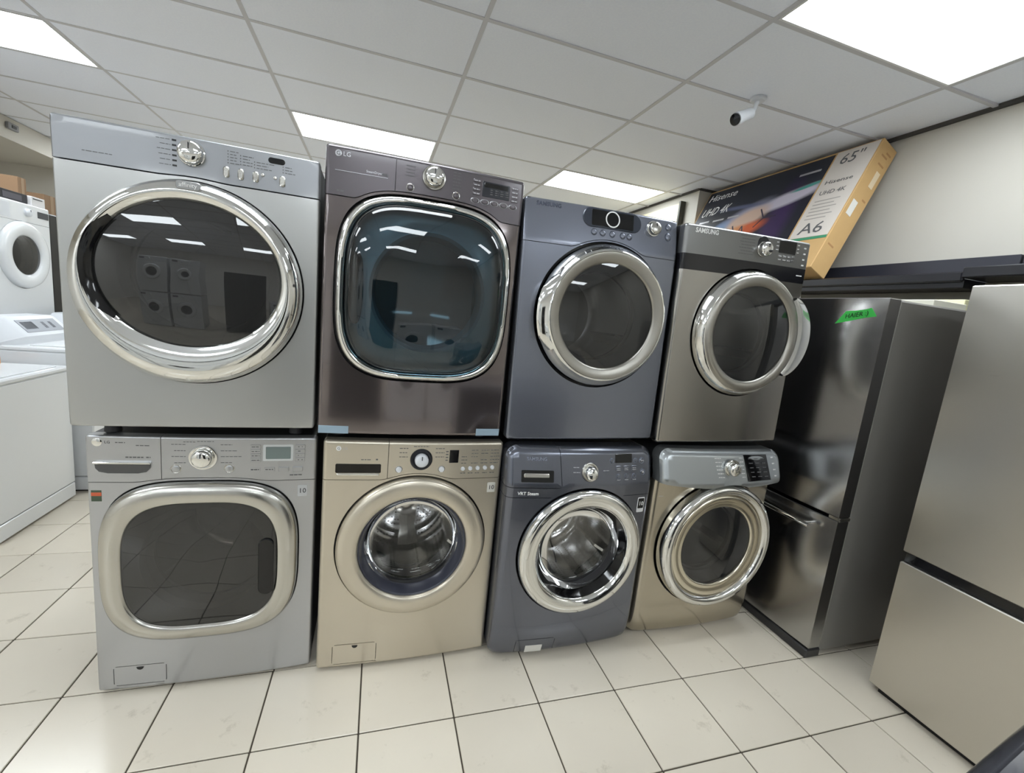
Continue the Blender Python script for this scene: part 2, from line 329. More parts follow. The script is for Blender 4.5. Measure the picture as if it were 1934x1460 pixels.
# ================================================================== FRONT-LOAD MACHINES
def sdf_rr(x, z, a, z0, z1, r):
    c = (z0+z1)/2; b = (z1-z0)/2
    qx, qz = abs(x)-a+r, abs(z-c)-b+r
    return -(math.hypot(max(qx, 0), max(qz, 0))+min(max(qx, qz), 0)-r)
class Front:
    """front sheet of a machine: one smooth surface cut by a door hole, a panel seam, a drawer seam and a flap into separate pieces"""
    def __init__(s, w, h, zb=.012, bulge=.01, er=.012, rc=.01, zs=None, gap=.0026, base=None, drop=0.0):
        s.w, s.h, s.zb, s.bulge, s.er, s.rc, s.zs, s.gap = w, h, zb, bulge, er, rc, zs, gap
        s.basef = base
    def base(s, x, z):
        y = -s.bulge*(1-(2*x/s.w)**2)
        if s.basef: y += s.basef(x, z)
        return y
    def y(s, x, z, edge=True):
        y = s.base(x, z)
        if edge:
            d = max(sdf_rr(x, z, s.w/2, s.zb, s.h, s.rc), .012*s.er)
            if d < s.er: y += s.er-math.sqrt(max(s.er**2-(s.er-d)**2, 0))
        return y
    def n(s, x, z):
        e = 5e-4; w2 = s.w/2-1e-5
        fx = (s.y(min(x+e, w2), z)-s.y(max(x-e, -w2), z))/(min(x+e, w2)-max(x-e, -w2))
        zt = min(z+e, s.h); zl = max(z-e, s.zb)
        fz = (s.y(x, zt)-s.y(x, zl))/(zt-zl)
        return Vector((fx, -1, fz)).normalized()
    def make(s, root, hole, pieces, lines=(), thick=.03):
        """hole: list of (x,z); pieces: [(name, material, test(x,z))]; lines: extra polylines [(pts, closed)]"""
        w2 = s.w/2; ins = [s.er*(1-math.cos(math.radians(a))) for a in (0, 18, 32, 45, 58, 70, 80, 90)]
        gx = sorted(set([round(-w2+i, 5) for i in ins]+[round(w2-i, 5) for i in ins]+[round(-w2+s.er+(s.w-2*s.er)*i/24, 5) for i in range(25)]))
        gz = sorted(set([round(s.zb+i, 5) for i in ins]+[round(s.h-i, 5) for i in ins]+[round(s.zb+s.er+(s.h-s.zb-2*s.er)*i/48, 5) for i in range(49)]))
        verts = []; edges = []; keep = []
        def poly(pts, closed=True, k_=True):
            n0 = len(verts)
            for p in pts:
                verts.append(Vector(p))
                if k_: keep.append(p)
            for i in range(len(pts)-(0 if closed else 1)): edges.append((n0+i, n0+(i+1) % len(pts)))
        def dense(pts):
            o = [pts[0]]
            for a, b in zip(pts, pts[1:]):
                if abs(a[0]-b[0]) < 1e-6:
                    q = sorted([z for z in gz if min(a[1], b[1])+1e-4 < z < max(a[1], b[1])-1e-4], reverse=b[1] < a[1]); o += [(a[0], z) for z in q]
                elif abs(a[1]-b[1]) < 1e-6:
                    q = sorted([x for x in gx if min(a[0], b[0])+1e-4 < x < max(a[0], b[0])-1e-4], reverse=b[0] < a[0]); o += [(x, a[1]) for x in q]
                else:
                    k = max(1, int(math.hypot(a[0]-b[0], a[1]-b[1])/.012)); o += [(a[0]+(b[0]-a[0])*i/k, a[1]+(b[1]-a[1])*i/k) for i in range(1, k)]
                o.append(b)
            return o
        rc = max(s.rc, .0005)
        out = []
        for x in [v for v in gx if abs(v) < w2-rc]: out.append((x, s.zb))
        def corner(cx, cz, a0): return [(cx+rc*math.cos(math.radians(a0+90*i/10)), cz+rc*math.sin(math.radians(a0+90*i/10))) for i in range(11)]
        out += corner(w2-rc, s.zb+rc, 270)+[(w2, z) for z in gz if s.zb+rc < z < s.h-rc]+corner(w2-rc, s.h-rc, 0)
        out += [(x, s.h) for x in reversed(gx) if abs(x) < w2-rc]+corner(-w2+rc, s.h-rc, 90)+[(-w2, z) for z in reversed(gz) if s.zb+rc < z < s.h-rc]+corner(-w2+rc, s.zb+rc, 180)
        o2 = []
        for p in out:
            if not o2 or math.hypot(p[0]-o2[-1][0], p[1]-o2[-1][1]) > 1e-5: o2.append(p)
        poly(o2, True, False)
        if hole: poly(hole)
        for pts, closed in lines: poly(pts if closed else dense(pts), closed)
        if s.zs:
            sx = sorted(set(gx+[round(-w2+s.w*i/60, 5) for i in range(61)]))
            sx = [x for i, x in enumerate(sx) if i == 0 or x-sx[i-1] > 4e-4 or x in gx]
            sx[0] -= .001; sx[-1] += .001
            for sg in (-1, 1): poly([(x, s.zs(x)+sg*s.gap/2) for x in sx], False)
        kx = {}
        for p in keep: kx.setdefault((int(p[0]//.012), int(p[1]//.012)), []).append(p)
        for x in gx:
            for z in gz:
                if sdf_rr(x, z, w2, s.zb, s.h, rc) < .0001: continue
                c = (int(x//.012), int(z//.012))
                if any(math.hypot(p[0]-x, p[1]-z) < .0045 for a in (-1, 0, 1) for b in (-1, 0, 1) for p in kx.get((c[0]+a, c[1]+b), ())): continue
                verts.append(Vector((x, z)))
        V, _, F, *_r = delaunay_2d_cdt(verts, edges, [], 0, 1e-6)
        res = {}
        for f in F:
            cx = sum(V[i].x for i in f)/len(f); cz = sum(V[i].y for i in f)/len(f)
            if sdf_rr(cx, cz, w2, s.zb, s.h, rc) < 0: continue
            if hole and inside(hole, cx, cz): continue
            if s.zs and abs(cz-s.zs(cx)) < s.gap*.45: continue
            for nm, m, test in pieces:
                if test(cx, cz): res.setdefault((nm, m), []).append(f); break
        outs = {}
        for (nm, m), fs in res.items():
            used = sorted({i for f in fs for i in f}); mp = {v: k for k, v in enumerate(used)}
            vs = [(V[i].x, s.y(V[i].x, V[i].y), V[i].y) for i in used]; nn = [s.n(V[i].x, V[i].y) for i in used]
            faces = []; ec = {}
            for f in fs:
                q = [mp[i] for i in f]
                a, b, c = (V[f[0]], V[f[1]], V[f[2]])
                if (b.x-a.x)*(c.y-a.y)-(b.y-a.y)*(c.x-a.x) < 0: q = q[::-1]
                faces.append(tuple(q))
                for k in range(len(q)): ec[(q[k], q[(k+1) % len(q)])] = 1
            nf = len(faces)
            for (a, b) in [e for e in ec if (e[1], e[0]) not in ec]:
                k = len(vs); A, B = vs[a], vs[b]
                vs += [A, B, (B[0], B[1]+thick, B[2]), (A[0], A[1]+thick, A[2])]
                d = Vector((B[0]-A[0], 0, B[2]-A[2])).normalized(); no = Vector((d.z, 0, -d.x)); nn += [no]*4
                faces.append((k+1, k, k+3, k+2))
            me = bpy.data.meshes.new(nm); me.from_pydata(vs, [], faces)
            for p in me.polygons: p.use_smooth = True
            me.materials.append(m); me.update(); me.normals_split_custom_set_from_vertices([tuple(v) for v in nn])
            o = bpy.data.objects.new(nm, me); COL.objects.link(o); o.parent = root; outs[nm] = o
        return outs
def lean_controls(root, z0, k, skip):
    """tilts the controls of a panel that slopes back above z0 so that they lie on it"""
    def walk(o):
        for c in kids(o):
            if c.name.split('.')[0] in skip: continue
            if c.type == 'MESH':
                for v in c.data.vertices:
                    if v.co.z > z0: v.co.y += k*(v.co.z-z0)
            walk(c)
    walk(root)
FIXED = {'cabinet', 'foot', 'control_panel', 'detergent_drawer', 'front_panel', 'filter_cover', 'door', 'drum', 'gasket', 'door_recess'}
def conform(root, f):
    """bends flat displays, buttons, stickers and lettering onto the gently crowned front"""
    b = lambda x: -f.bulge*(1-(2*x/f.w)**2)
    def walk(o):
        for c in kids(o):
            nm = c.name.split('.')[0]
            if nm in FIXED or nm in NOBEND or c.get('kind') == 'stuff': continue
            if c.type == 'MESH':
                xs = [v.co.x for v in c.data.vertices]; xc = (min(xs)+max(xs))/2
                for v in c.data.vertices: v.co.y += b(v.co.x)-b(xc)
            walk(c)
    walk(root)
NOBEND = {'knob', 'knob_bezel', 'pointer', 'dial_marks', 'front_cap', 'black_band', 'console', 'touch_panel', 'paper_label'}
def inside(poly, x, z):
    c = False; n = len(poly); j = n-1
    for i in range(n):
        a, b = poly[i], poly[j]
        if (a[1] > z) != (b[1] > z) and x < (b[0]-a[0])*(z-a[1])/(b[1]-a[1])+a[0]: c = not c
        j = i
    return c
def arc_seam(z0, cx, cz, a, b, n, m=.018, x0=-9, x1=9):
    """straight seam at z0 which climbs round the door's top"""
    def f(x):
        u = abs(x-cx)/(a+m)
        zz = cz+(b+m)*max(0, 1-u**n)**(1/n) if u < 1 else -1
        # soft join
        k = .012; d = zz-z0
        if d > k: return zz
        if d < -k: return z0
        return z0+(d+k)**2/(4*k)
    return f
def shell(root, w, h, dep, m, y0=.028, zb=.012, inset=.003, rc=.006):
    """cabinet open at the front"""
    a = w/2-inset; mb = MB(); t = .004
    O = rrect(-a, a, zb, h-.002, rc, 5); I = rrect(-a+t, a-t, zb+t, h-.002-t, max(rc-t, .002), 5)
    mb.loft([[(x, y0, z) for x, z in I], [(x, y0, z) for x, z in O], [(x, dep, z) for x, z in O]], cap1=True)
    n = len(I); mb.loft([[(x, y0, z) for x, z in I], [(x, dep-t, z) for x, z in I]], cap1=True)
    return mb.build('cabinet', m, root, flip_fix=False)
def feet(root, w, dep, h=.02, zb=.012):
    for x in (-w/2+.07, w/2-.07):
        for y in (.09, dep-.09):
            n = 14; mb = MB(); mb.loft([[(x+r*math.cos(2*PI*i/n), y+r*math.sin(2*PI*i/n), z) for i in range(n)] for r, z in ((.02, -h), (.024, -h+.004), (.018, zb+.004))], True, True)
            mb.build('foot', RUBBER, root)
def knob(root, x, z, y, r, d, m=None, base=None, br=None, dome=.35, parent_part=None):
    m = m or CHROME
    if base:
        mb = MB(); br = br or r*1.25
        mb.lathe(x, z, [(br, .004), (br, -.002), (br*.96, -.005), (br*.86, -.006), (r*.98, -.004), (r*.9, -.002), (0.0005, -.002)], 44, y); b = mb.build('knob_bezel', base, root)
    mb = MB()
    mb.lathe(x, z, [(r, .003), (r, -d*.55), (r*.97, -d*.72), (r*.88, -d*.85), (r*.7, -d*.93), (r*.4, -d*.98), (.0005, -d)], 44, y)
    k = mb.build('knob', m, root, angle=50)
    mb = MB(); mb.box(x-.0015, x+.0015, y-d-.0015, y-d*.9, z+r*.2, z+r*.75, .0008); mb.build('pointer', DARKP, k)
    return k
def button(root, x, z, y, rx, rz=None, m=None, h=.003, ring=None, name='button'):
    rz = rz or rx
    if ring:
        mb = MB(); mb.loft([ell(x, z, rx*1.28, rz*1.28, y+.002, N=28), ell(x, z, rx*1.28, rz*1.28, y-.0008, N=28), ell(x, z, rx*1.2, rz*1.2, y-.0016, N=28), ell(x, z, rx*1.02, rz*1.02, y-.0008, N=28)]); mb.build('button_ring', ring, root)
    mb = MB(); mb.loft([ell(x, z, rx, rz, y+.002, N=24), ell(x, z, rx, rz, y-h*.6, N=24), ell(x, z, rx*.85, rz*.85, y-h, N=24), ell(x, z, rx*.3, rz*.3, y-h*1.1, N=24)], cap1=True)
    return mb.build(name, m or SATIN, root)
def recess(root, loop_out, loop_in, y_in=.03):
    """dark lip behind the door edge"""
    mb = MB(); mb.loft([[(x, .0, z) for x, z in loop_out], [(x, y_in, z) for x, z in loop_out], [(x, y_in+.002, z) for x, z in loop_in]]); return mb.build('door_recess', BLACK, root)
def drum(root, cx, cz, r_open, r=.245, y0=.055, dep=.5, metal=None, fins=3, star=True, dark=False):
    metal = metal or DRUM
    mb = MB(); mb.lathe(cx, cz, [(r_open+.012, .03), (r_open+.005, .04), (r_open-.004, .055), (r_open-.014, .06), (r_open-.014, .075), (r_open+.004, .085), (r_open+.004, .1)], 64)
    gk = mb.build('gasket', RUBBER if not dark else BLACK, root)
    mb = MB(); mb.lathe(cx, cz, [(r_open+.004, .1), (r_open+.012, .098), (r, .115), (r, dep-.06), (r-.02, dep-.02), (r-.05, dep-.005), (r*.55, dep-.03), (r*.3, dep-.06), (.0005, dep-.06)], 72)
    d = mb.build('drum', metal, root, angle=40)
    for k in range(fins):
        a = math.radians(95+120*k); c, s_ = math.cos(a), math.sin(a); tx, tz = -s_, c; loops = []
        for y, hh, ww in ((.13, .02, .03), (.16, .055, .028), (dep-.1, .06, .028), (dep-.07, .02, .03)):
            P = []
            for uu, vv in ((-1, 0), (-.55, .6), (-.2, 1), (.2, 1), (.55, .6), (1, 0)):
                rr = r-.001-hh*vv; P.append((cx+c*rr+tx*ww*uu, y, cz+s_*rr+tz*ww*uu))
            loops.append(P)
        mb = MB(); mb.loft(loops, True, True, closed=False); mb.build('baffle', SATIN if not dark else INNER, d)
    if star:
        mb = MB()
        for k in range(3):
            a = math.radians(35+120*k); c, s_ = math.cos(a), math.sin(a); tx, tz = -s_, c
            loops = [[(cx+c*rr+tx*ww*q, dep-.062-hh*(1-abs(q)), cz+s_*rr+tz*ww*q) for q in (-1, -.5, 0, .5, 1)] for rr, ww, hh in ((.01, .05, .03), (r*.5, .035, .03), (r*.9, .05, .012))]
            mb.loft(loops, closed=False)
        mb.lathe(cx, cz, [(.06, dep-.06), (.05, dep-.1), (.03, dep-.11), (.0005, dep-.112)], 32)
        mb.build('spider', SATIN, d)
    return d
def machine(name, label, loc, w, h, dep, body, lean=0.0, cat='washing machine', feet_h=.0, y0=.028, rc=.006):
    root = empty(name, loc, (0, lean, 0)); tag(root, label, cat); shell(root, w, h, dep, body, y0, rc=rc); feet(root, w, dep, feet_h, .012)
    return root
def flap(root, fr, x0, x1, z0, z1):
    """filter access cover: loops for the cut"""
    g_ = .0022
    return [(rrect(x0-g_, x1+g_, z0-g_, z1+g_, .012, 4), True), (rrect(x0, x1, z0, z1, .01, 4), True)], (lambda x, z: x0 < x < x1 and z0 < z < z1), (lambda x, z: x0-g_ < x < x1+g_ and z0-g_ < z < z1+g_)
W = .686
def metallic(name, rgb, rough=.3, metal=.75, coat=.35, cr=.06, **k): return mat(name, rgb, rough, metal, coat, cr, **k)
GL_DARK = glass('smoked_glass', (.10, .10, .105), 1.75, 0, .045)
GL_BROWN = glass('brown_smoked_glass', (.16, .145, .135), 1.75, 0, .03)
GL_BLUE = glass('blue_tinted_glass', (.42, .56, .62), 1.7, 0, .006)
GL_CLEAR = glass('clear_glass', (.9, .9, .9), 1.45, 0, .006)
GL_GREY = glass('grey_glass', (.5, .5, .51), 1.7, 0, .03)
CLEARP = glass('clear_chrome_plastic', (.7, .7, .7), 2.4, .04)

# ---- upper left: big silver dryer, round chrome door
def dryer_silver():
    h = .904; body = metallic('silver_paint_a', (178, 179, 178), .3)
    dark = mat('dark_cabinet', (30, 30, 32), .5)
    root = machine('dryer', 'large silver dryer with wide round chrome door, top left of the stacks', (-.537, 1.653, 1.0005), W+.006, h, .74, dark, feet_h=.036, cat='dryer')
    root.rotation_euler = (0, math.radians(-.3), math.radians(.75))
    cx, cz, R = -.006, .4685, .309
    zs = arc_seam(.786, cx, cz, R, R, 2, .012)
    f = Front(W+.006, h, .006, .004, .007, .01, zs, .004)
    hole = [(p[0], p[2]) for p in ell(cx, cz, R+.004, R+.004, 0, N=96)]
    f.make(root, hole, [('control_panel', metallic('silver_panel_a', (150, 152, 156), .36), lambda x, z: z > zs(x)), ('front_panel', body, lambda x, z: True)])
    recess(root, hole, [(p[0], p[2]) for p in ell(cx, cz+.02, .235, .215, 0)])
    N = 96; gx, gz, ga, gb = -.004, .4985, .248, .22
    door = empty('door', (0, 0, 0)); door.parent = root
    mb = MB(); L = [ell(cx, cz, R, R, .02), ell(cx, cz, R, R, -.012), ell(cx, cz, R-.003, R-.003, -.03), ell(cx, cz, R-.012, R-.012, -.048), ell(cx, cz, R-.026, R-.026, -.058)]
    for t, y in ((.15, -.062), (.5, -.06), (.85, -.054)):
        L.append(ell(cx+(gx-cx)*t, cz+(gz-cz)*t, (R-.03)*(1-t)+ga*t, (R-.03)*(1-t)+gb*t, y))
    L += [ell(gx, gz, ga, gb, -.05), ell(gx, gz, ga-.004, gb-.004, -.038)]
    mb.loft(L); mb.build('chrome_ring', CHROME, door, angle=50)
    mb = MB(); mb.loft([ell(gx, gz, (ga-.003)*k, (gb-.003)*k, -.042-.018*(1-k*k)) for k in (1, .95, .85, .7, .5, .25, .01)], cap1=True); mb.build('glass', GL_DARK, door)
    mb = MB(); mb.loft([ell(gx, gz, ga-.003, gb-.003, -.03), ell(gx, gz, ga*.86, gb*.86, -.005), ell(gx, gz, ga*.8, gb*.8, .03), ell(gx, gz, ga*.78, gb*.78, .05)]); mb.build('inner_rim', SATIN, door)
    # hand grip cut into the left of the ring
    mb = MB(); loops = []
    for a in range(140, 222, 5):
        t = math.radians(a); c, s_ = math.cos(t), math.sin(t); k = max(.15, min(1, min(a-138, 222-a)/14))
        ri, ro = 1.0, 1.0+.035*k/.25
        loops.append([(gx+c*(ga-.006), -.05, gz+s_*(gb-.006)), (gx+c*(ga+.001), -.0565, gz+s_*(gb+.001)), (gx+c*(ga+.02*k), -.0625, gz+s_*(gb+.02*k)), (gx+c*(ga+.021*k), -.058, gz+s_*(gb+.021*k))])
    mb.loft(loops, closed=False); mb.build('hand_grip', BLACKG, door)
    b = rplate('badge', mat('badge_grey', (150, 150, 150), .35, .6), door, -.031, .031, .742, .766, -.0655, -.05, .008, .002)
    text('badge_lettering', 'affinity', WHITEP, b, 0, .7545, -.0662, .0175, 'CENTER')
    drum(root, 0, .4985, .205, .24, metal=DRUMD, star=False, dark=True)
    y = f.y
    knob(root, -.008, .857, y(0, .857), .033, .03, CHROME, CHROME, .037)
    it = [(-.098+.012*random.random(), -.062, .887-.0142*i, .0018) for i in range(6)]
    dashes('dial_legend', GREYP, root, it, lambda x, z: y(x, z))
    mb = MB()
    for i in range(6): mb.box(-.058, -.047, y(0, .85)-.0008, 0, .8845-.0142*i, .8895-.0142*i)
    mb.build('dial_marks', DARKP, root)
    for x in (.082, .121, .162, .237): rplate('button', SATIN, root, x-.0085, x+.0085, .806, .838, y(x, .82)-.007, 0, .008, .003)
    for x, z in ((.181, .832), (.216, .829)): button(root, x, z, y(x, z), .0055, m=SATIN)
    for x, z, n, wd_ in ((.088, .884, 5, .03), (.122, .877, 4, .035), (.160, .866, 3, .06), (.240, .866, 3, .035)):
        dashes('button_legend', GREYP, root, [(x-.003, x-.0005, z-.0085*i, .0035) for i in range(n)]+[(x+.004, x+wd_*random.uniform(.6, 1), z-.0085*i, .0022) for i in range(n)], lambda a, b_: y(a, b_))
    rplate('display', BLACKG, root, .196, .244, .871, .889, y(.22, .88)-.0015, 0, .009)
    dashes('model_lettering', GREYP, root, [(-.275, -.205, .817, .0022)], lambda a, b_: y(a, b_))
    conform(root, f)
    return root
dryer_silver()

# ---- lower left: silver washer, squarish chrome door
def washer_square():
    h = .961; body = metallic('silver_paint_b', (176, 177, 179), .3)
    root = machine('washing_machine', 'silver washing machine with squarish satin door under the large silver dryer', (-.529, 1.701, 0), W+.004, h, .74, mat('dark_cabinet', (30, 30, 32), .5))
    cx, cz, a, b, n = -.011, .506, .302, .297, 3.3
    zs = arc_seam(.800, cx, cz, a, b, n, .012)
    f = Front(W+.004, h, .012, .012, .008, .01, zs, .0022)
    hole = [(p[0], p[2]) for p in ell(cx, cz, a+.004, b+.004, 0, n, 120)]
    lines, fin, fout = flap(root, f, -.295, -.137, .03, .104)
    dx = -.135
    lines.append(([(dx-.001, .8), (dx-.001, h+.001)], False)); lines.append(([(dx+.001, .8), (dx+.001, h+.001)], False))
    f.make(root, hole, [('filter_cover', body, fin), ('gap', body, lambda x, z: False), ('detergent_drawer', body, lambda x, z: z > zs(x) and x < dx-.001), ('control_panel', body, lambda x, z: z > zs(x) and x > dx+.001),
                        ('front_panel', body, lambda x, z: z <= zs(x) and not fout(x, z))], lines)
    recess(root, hole, [(p[0], p[2]) for p in ell(cx, cz-.01, .225, .22, 0, 2.6, 120)])
    ga, gb, gz = .238, .235, .500
    door = empty('door'); door.parent = root; y0 = -.014
    mb = MB(); mb.loft([ell(cx, cz, a, b, .02, n, 120), ell(cx, cz, a, b, y0-.01, n, 120), ell(cx, cz, a-.004, b-.004, y0-.02, n, 120), ell(cx, cz, a-.012, b-.012, y0-.027, n, 120),
                        ell(cx, (cz+gz)/2, (a+ga)/2, (b+gb)/2, y0-.034, n, 120), ell(cx, gz, ga+.006, gb+.006, y0-.033, n, 120), ell(cx, gz, ga, gb, y0-.029, n, 120), ell(cx, gz, ga-.004, gb-.004, y0-.02, n, 120)])
    mb.build('door_frame', SATIN, door, angle=50)
    mb = MB(); mb.loft([ell(cx, gz, (ga-.003)*k, (gb-.003)*k, y0-.024-.012*(1-k*k), n, 120) for k in (1, .95, .85, .7, .5, .25, .01)], cap1=True); mb.build('glass', GL_BROWN, door)
    mb = MB(); mb.loft([ell(cx, gz, ga-.006, gb-.006, y0-.018, n, 120), ell(cx, gz, .2, .2, .0, 2.0, 120), ell(cx, gz, .198, .198, .04, 2.0, 120)]); mb.build('inner_frame', mat('brown_liner', (82, 76, 72), .5), door)
    rplate('hand_grip', BLACKG, door, .166, .2155, .372, .592, y0-.034, y0-.02, .024, .003)
    drum(root, cx, gz, .195, .24, dep=.48)
    y = f.y; yy = y(0, .89)
    # drawer pull
    P = [(-.32, .868), (-.164, .868), (-.166, .85), (-.176, .838), (-.2, .833), (-.284, .833), (-.308, .838), (-.318, .85)]
    mb = MB(); mb.prism(P, y(-.24, .85)-.004, 0); pu = mb.build('drawer_pull', mat('pull_grey', (92, 93, 96), .22, .8), root)
    mb = MB(); mb.box(-.322, -.162, y(-.24, .87)-.012, 0, .866, .873, .002); mb.build('pull_lip', CHROME, pu)
    mb = MB(); mb.lathe(-.312, .938, [(.014, .002), (.014, -.001), (.009, -.003), (.0005, -.003)], 26, y(-.31, .93)); mb.build('emblem', CHROME, root)
    text('brand_lettering', 'LG', DARKP, root, -.292, .938, y(-.29, .93)-.0005, .013)
    dashes('drawer_print', GREYP, root, [(-.262, -.235, .938, .003), (-.205, -.165, .929, .003), (-.235, -.185, .888, .004), (-.177, -.165, .888, .004)], lambda p, q: y(p, q))
    knob(root, -.012, .889, yy, .031, .032, CHROME, CHROME, .044)
    it = []
    for i, z in enumerate((.935, .913, .892, .870)): it += [(-.105+.008*(i % 2), -.064, z, .002), (.04, .075+.014*(i % 3), z, .002)]
    it += [(-.07, -.035, .944, .002), (-.03, .02, .946, .002)]
    dashes('cycle_legend', GREYP, root, it, lambda p, q: y(p, q))
    for x in (-.093, .066): button(root, x, .848, y(x, .848), .0125, m=body, ring=SATIN)
    rplate('display_bezel', mat('lcd_bezel', (196, 199, 199), .3), root, .17, .268, .874, .936, y(.22, .9)-.001, 0.01, .004)
    rplate('display', mat('lcd_grey', (112, 124, 122), .12), root, .179, .260, .882, .928, y(.22, .9)-.0018, 0.01, .003)
    for i in range(4):
        for x0 in (.131, .274): rplate('button', body, root, x0, x0+.033, .921-.0165*i, .9355-.0165*i, y(x0, .9)-.0022, 0.01, .003)
    for i in range(4): rplate('button', body, root, .129+.046*i, .129+.046*i+.034, .835, .851, y(.2, .85)-.0025, 0.01, .003)
    dashes('button_legend', GREYP, root, [(.135, .16, .928-.0165*i, .003) for i in range(4)]+[(.278, .30, .928-.0165*i, .003) for i in range(4)]+[(.133+.046*i, .158+.046*i, .843, .003) for i in range(4)]+[(.258, .3, .82, .0025)], lambda p, q: y(p, q)-.0022)
    s = rplate('energy_sticker', mat('sticker_green', (62, 78, 60), .5), root, -.335, -.306, .733, .772, y(-.32, .75)-.0012, .02, .001)
    rplate('sticker_band', mat('sticker_orange', (196, 92, 58), .5), s, -.335, -.306, .752, .765, y(-.32, .75)-.0018, .01, .001)
    s = rplate('warranty_sticker', mat('sticker_silver', (186, 187, 188), .4), root, .285, .318, .735, .779, y(.3, .75)-.0014, .02, .003)
    text('sticker_lettering', '10', DARKP, s, .3015, .757, y(.3, .75)-.002, .026, 'CENTER')
    mb = MB(); mb.lathe(-.216, .0985, [(.011, .0), (.011, -.0012), (.009, -.0014), (.0005, -.0014)], 18, y(-.216, .1), a0=PI, a1=2*PI); mb.build('cover_notch', BLACK, root)
    conform(root, f)
    return root
washer_square()

# ---- upper second: dark brown-grey dryer, big squarish bubble door
def dryer_brown():
    h = .985; body = metallic('graphite_gloss', (122, 114, 114), .1, .82, .5, .03)
    root = machine('dryer', 'glossy dark brown dryer with bulging blue tinted square door, second top stack', (.162, 1.656, .985), W, h, .74, mat('dark_cabinet', (30, 30, 32), .5), feet_h=.021, cat='dryer')
    cx, cz, a, b, n = .008, .538, .307, .320, 3.5
    zs = arc_seam(.826, cx, cz, a, b, n, .014)
    f = Front(W, h, .006, .012, .014, .012, zs, .003)
    hole = [(p[0], p[2]) for p in ell(cx, cz, a+.006, b+.006, 0, n, 120)]
    dx = -.12; panel = metallic('graphite_panel', (92, 87, 91), .3, .7, .3, .1)
    lines = [([(dx-.0008, .84), (dx-.0008, h+.001)], False), ([(dx+.0008, .84), (dx+.0008, h+.001)], False)]
    f.make(root, hole, [('front_cap', panel, lambda x, z: z > zs(x) and x < dx-.0008), ('control_panel', panel, lambda x, z: z > zs(x) and x > dx+.0008), ('front_panel', body, lambda x, z: z <= zs(x))], lines)
    recess(root, hole, [(p[0], p[2]) for p in ell(cx, cz, .2, .2, 0, 2.0, 120)])
    door = empty('door'); door.parent = root; y0 = -.012
    mb = MB(); mb.loft([ell(cx, cz, a-.004, b-.004, .02, n, 120), ell(cx, cz, a-.004, b-.004, y0-.012, n, 120), ell(cx, cz, a-.009, b-.009, y0-.022, n, 120), ell(cx, cz, a-.017, b-.017, y0-.026, n, 120),
                        ell(cx, cz, a-.026, b-.026, y0-.022, n, 120), ell(cx, cz, a-.031, b-.031, y0-.008, n, 120)]); mb.build('chrome_frame', CHROME, door, angle=50)
    ga, gb = a-.031, b-.031
    mb = MB(); mb.loft([ell(cx, cz, ga-d, gb-d, y0-yy, nn, 120) for d, yy, nn in ((0, .01, n), (.003, .03, n), (.009, .047, n), (.02, .06, n), (.038, .069, n), (.07, .076, 3.1), (.12, .081, 2.7), (.19, .084, 2.3), (.24, .085, 2))]+[ell(cx, cz, .004, .004, y0-.0855, 2, 120)], cap1=True)
    mb.build('bubble_glass', GL_BLUE, door, angle=60)
    lin_ = mat('blue_grey_liner', (104, 118, 126), .22)
    mb = MB(); mb.loft([ell(cx, cz, ga-.001, gb-.001, y0-.006, n, 120), ell(cx, cz, ga-.03, gb-.03, y0-.001, 3.2, 120), ell(cx+.008, cz, .215, .222, y0-.006, 2.1, 120), ell(cx+.008, cz, .205, .212, y0-.012, 2.0, 120), ell(cx+.008, cz, .195, .2, y0-.004, 2.0, 120), ell(cx+.008, cz, .185, .19, .04, 2.0, 120)])
    mb.build('inner_frame', lin_, door)
    mb = MB(); mb.loft([ell(cx+.008, cz, .185*k, .19*k, .045+.03*(1-k*k), 2, 96) for k in (1, .8, .5, .2, .02)], cap1=True); mb.build('inner_pane', mat('dark_pane', (30, 40, 46), .06), door)
    mb = MB(); mb.loft([ell(-.232, .53, .024*k, .12*k, y0-.008-yy, 3, 40) for k, yy in ((1, 0), (.95, .004), (.6, .001), (.02, -.002))], cap1=True); mb.build('hand_grip', BLACKG, door)
    y = f.y; P = lambda p, q: y(p, q)
    mb = MB(); mb.lathe(-.303, .957, [(.0105, .002), (.0105, -.001), (.0085, -.0016), (.0005, -.0016)], 26, y(-.3, .957)); em = mb.build('emblem', SILVP, root)
    text('emblem_mark', 'G', DARKP, em, -.303, .957, y(-.3, .957)-.002, .017, 'CENTER')
    text('brand_lettering', 'LG', SILVP, root, -.289, .957, y(-.28, .957)-.0004, .02)
    text('steam_lettering', 'SteamDryer', SILVP, root, -.215, .916, y(-.19, .916)-.0004, .0105)
    dashes('cap_print', GREYP, root, [(-.165, -.145, .914, .008), (-.305, -.28, .842, .005)], P)
    mb = MB(); mb.box(-.312, -.145, y(-.2, .905)-.0008, 0.01, .9045, .9057); mb.build('cap_line', SILVP, root)
    knob(root, .008, .934, y(0, .93), .032, .034, CHROME, SATIN, .041)
    for x in (-.07, .089): button(root, x, .889, y(x, .889), .0105, m=panel, ring=CHROME)
    dashes('cycle_legend', GREYP, root, [(-.087, -.057, .958-.0105*i, .0028) for i in range(4)]+[(.074, .104, .965-.0105*i, .0028) for i in range(6)], P)
    mb = rplate('display', mat('lcd_dark', (36, 38, 46), .15), root, .182, .286, .905, .957, y(.23, .93)-.0012, .01, .003)
    rplate('display_strip', BLACKG, mb, .188, .28, .938, .953, y(.23, .93)-.002, .01, .002)
    dashes('display_digits', GREYP, root, [(.19+.02*i, .202+.02*i, .931-.0075*k, .0028) for i in range(5) for k in range(3)], y(.23, .93)-.0014)
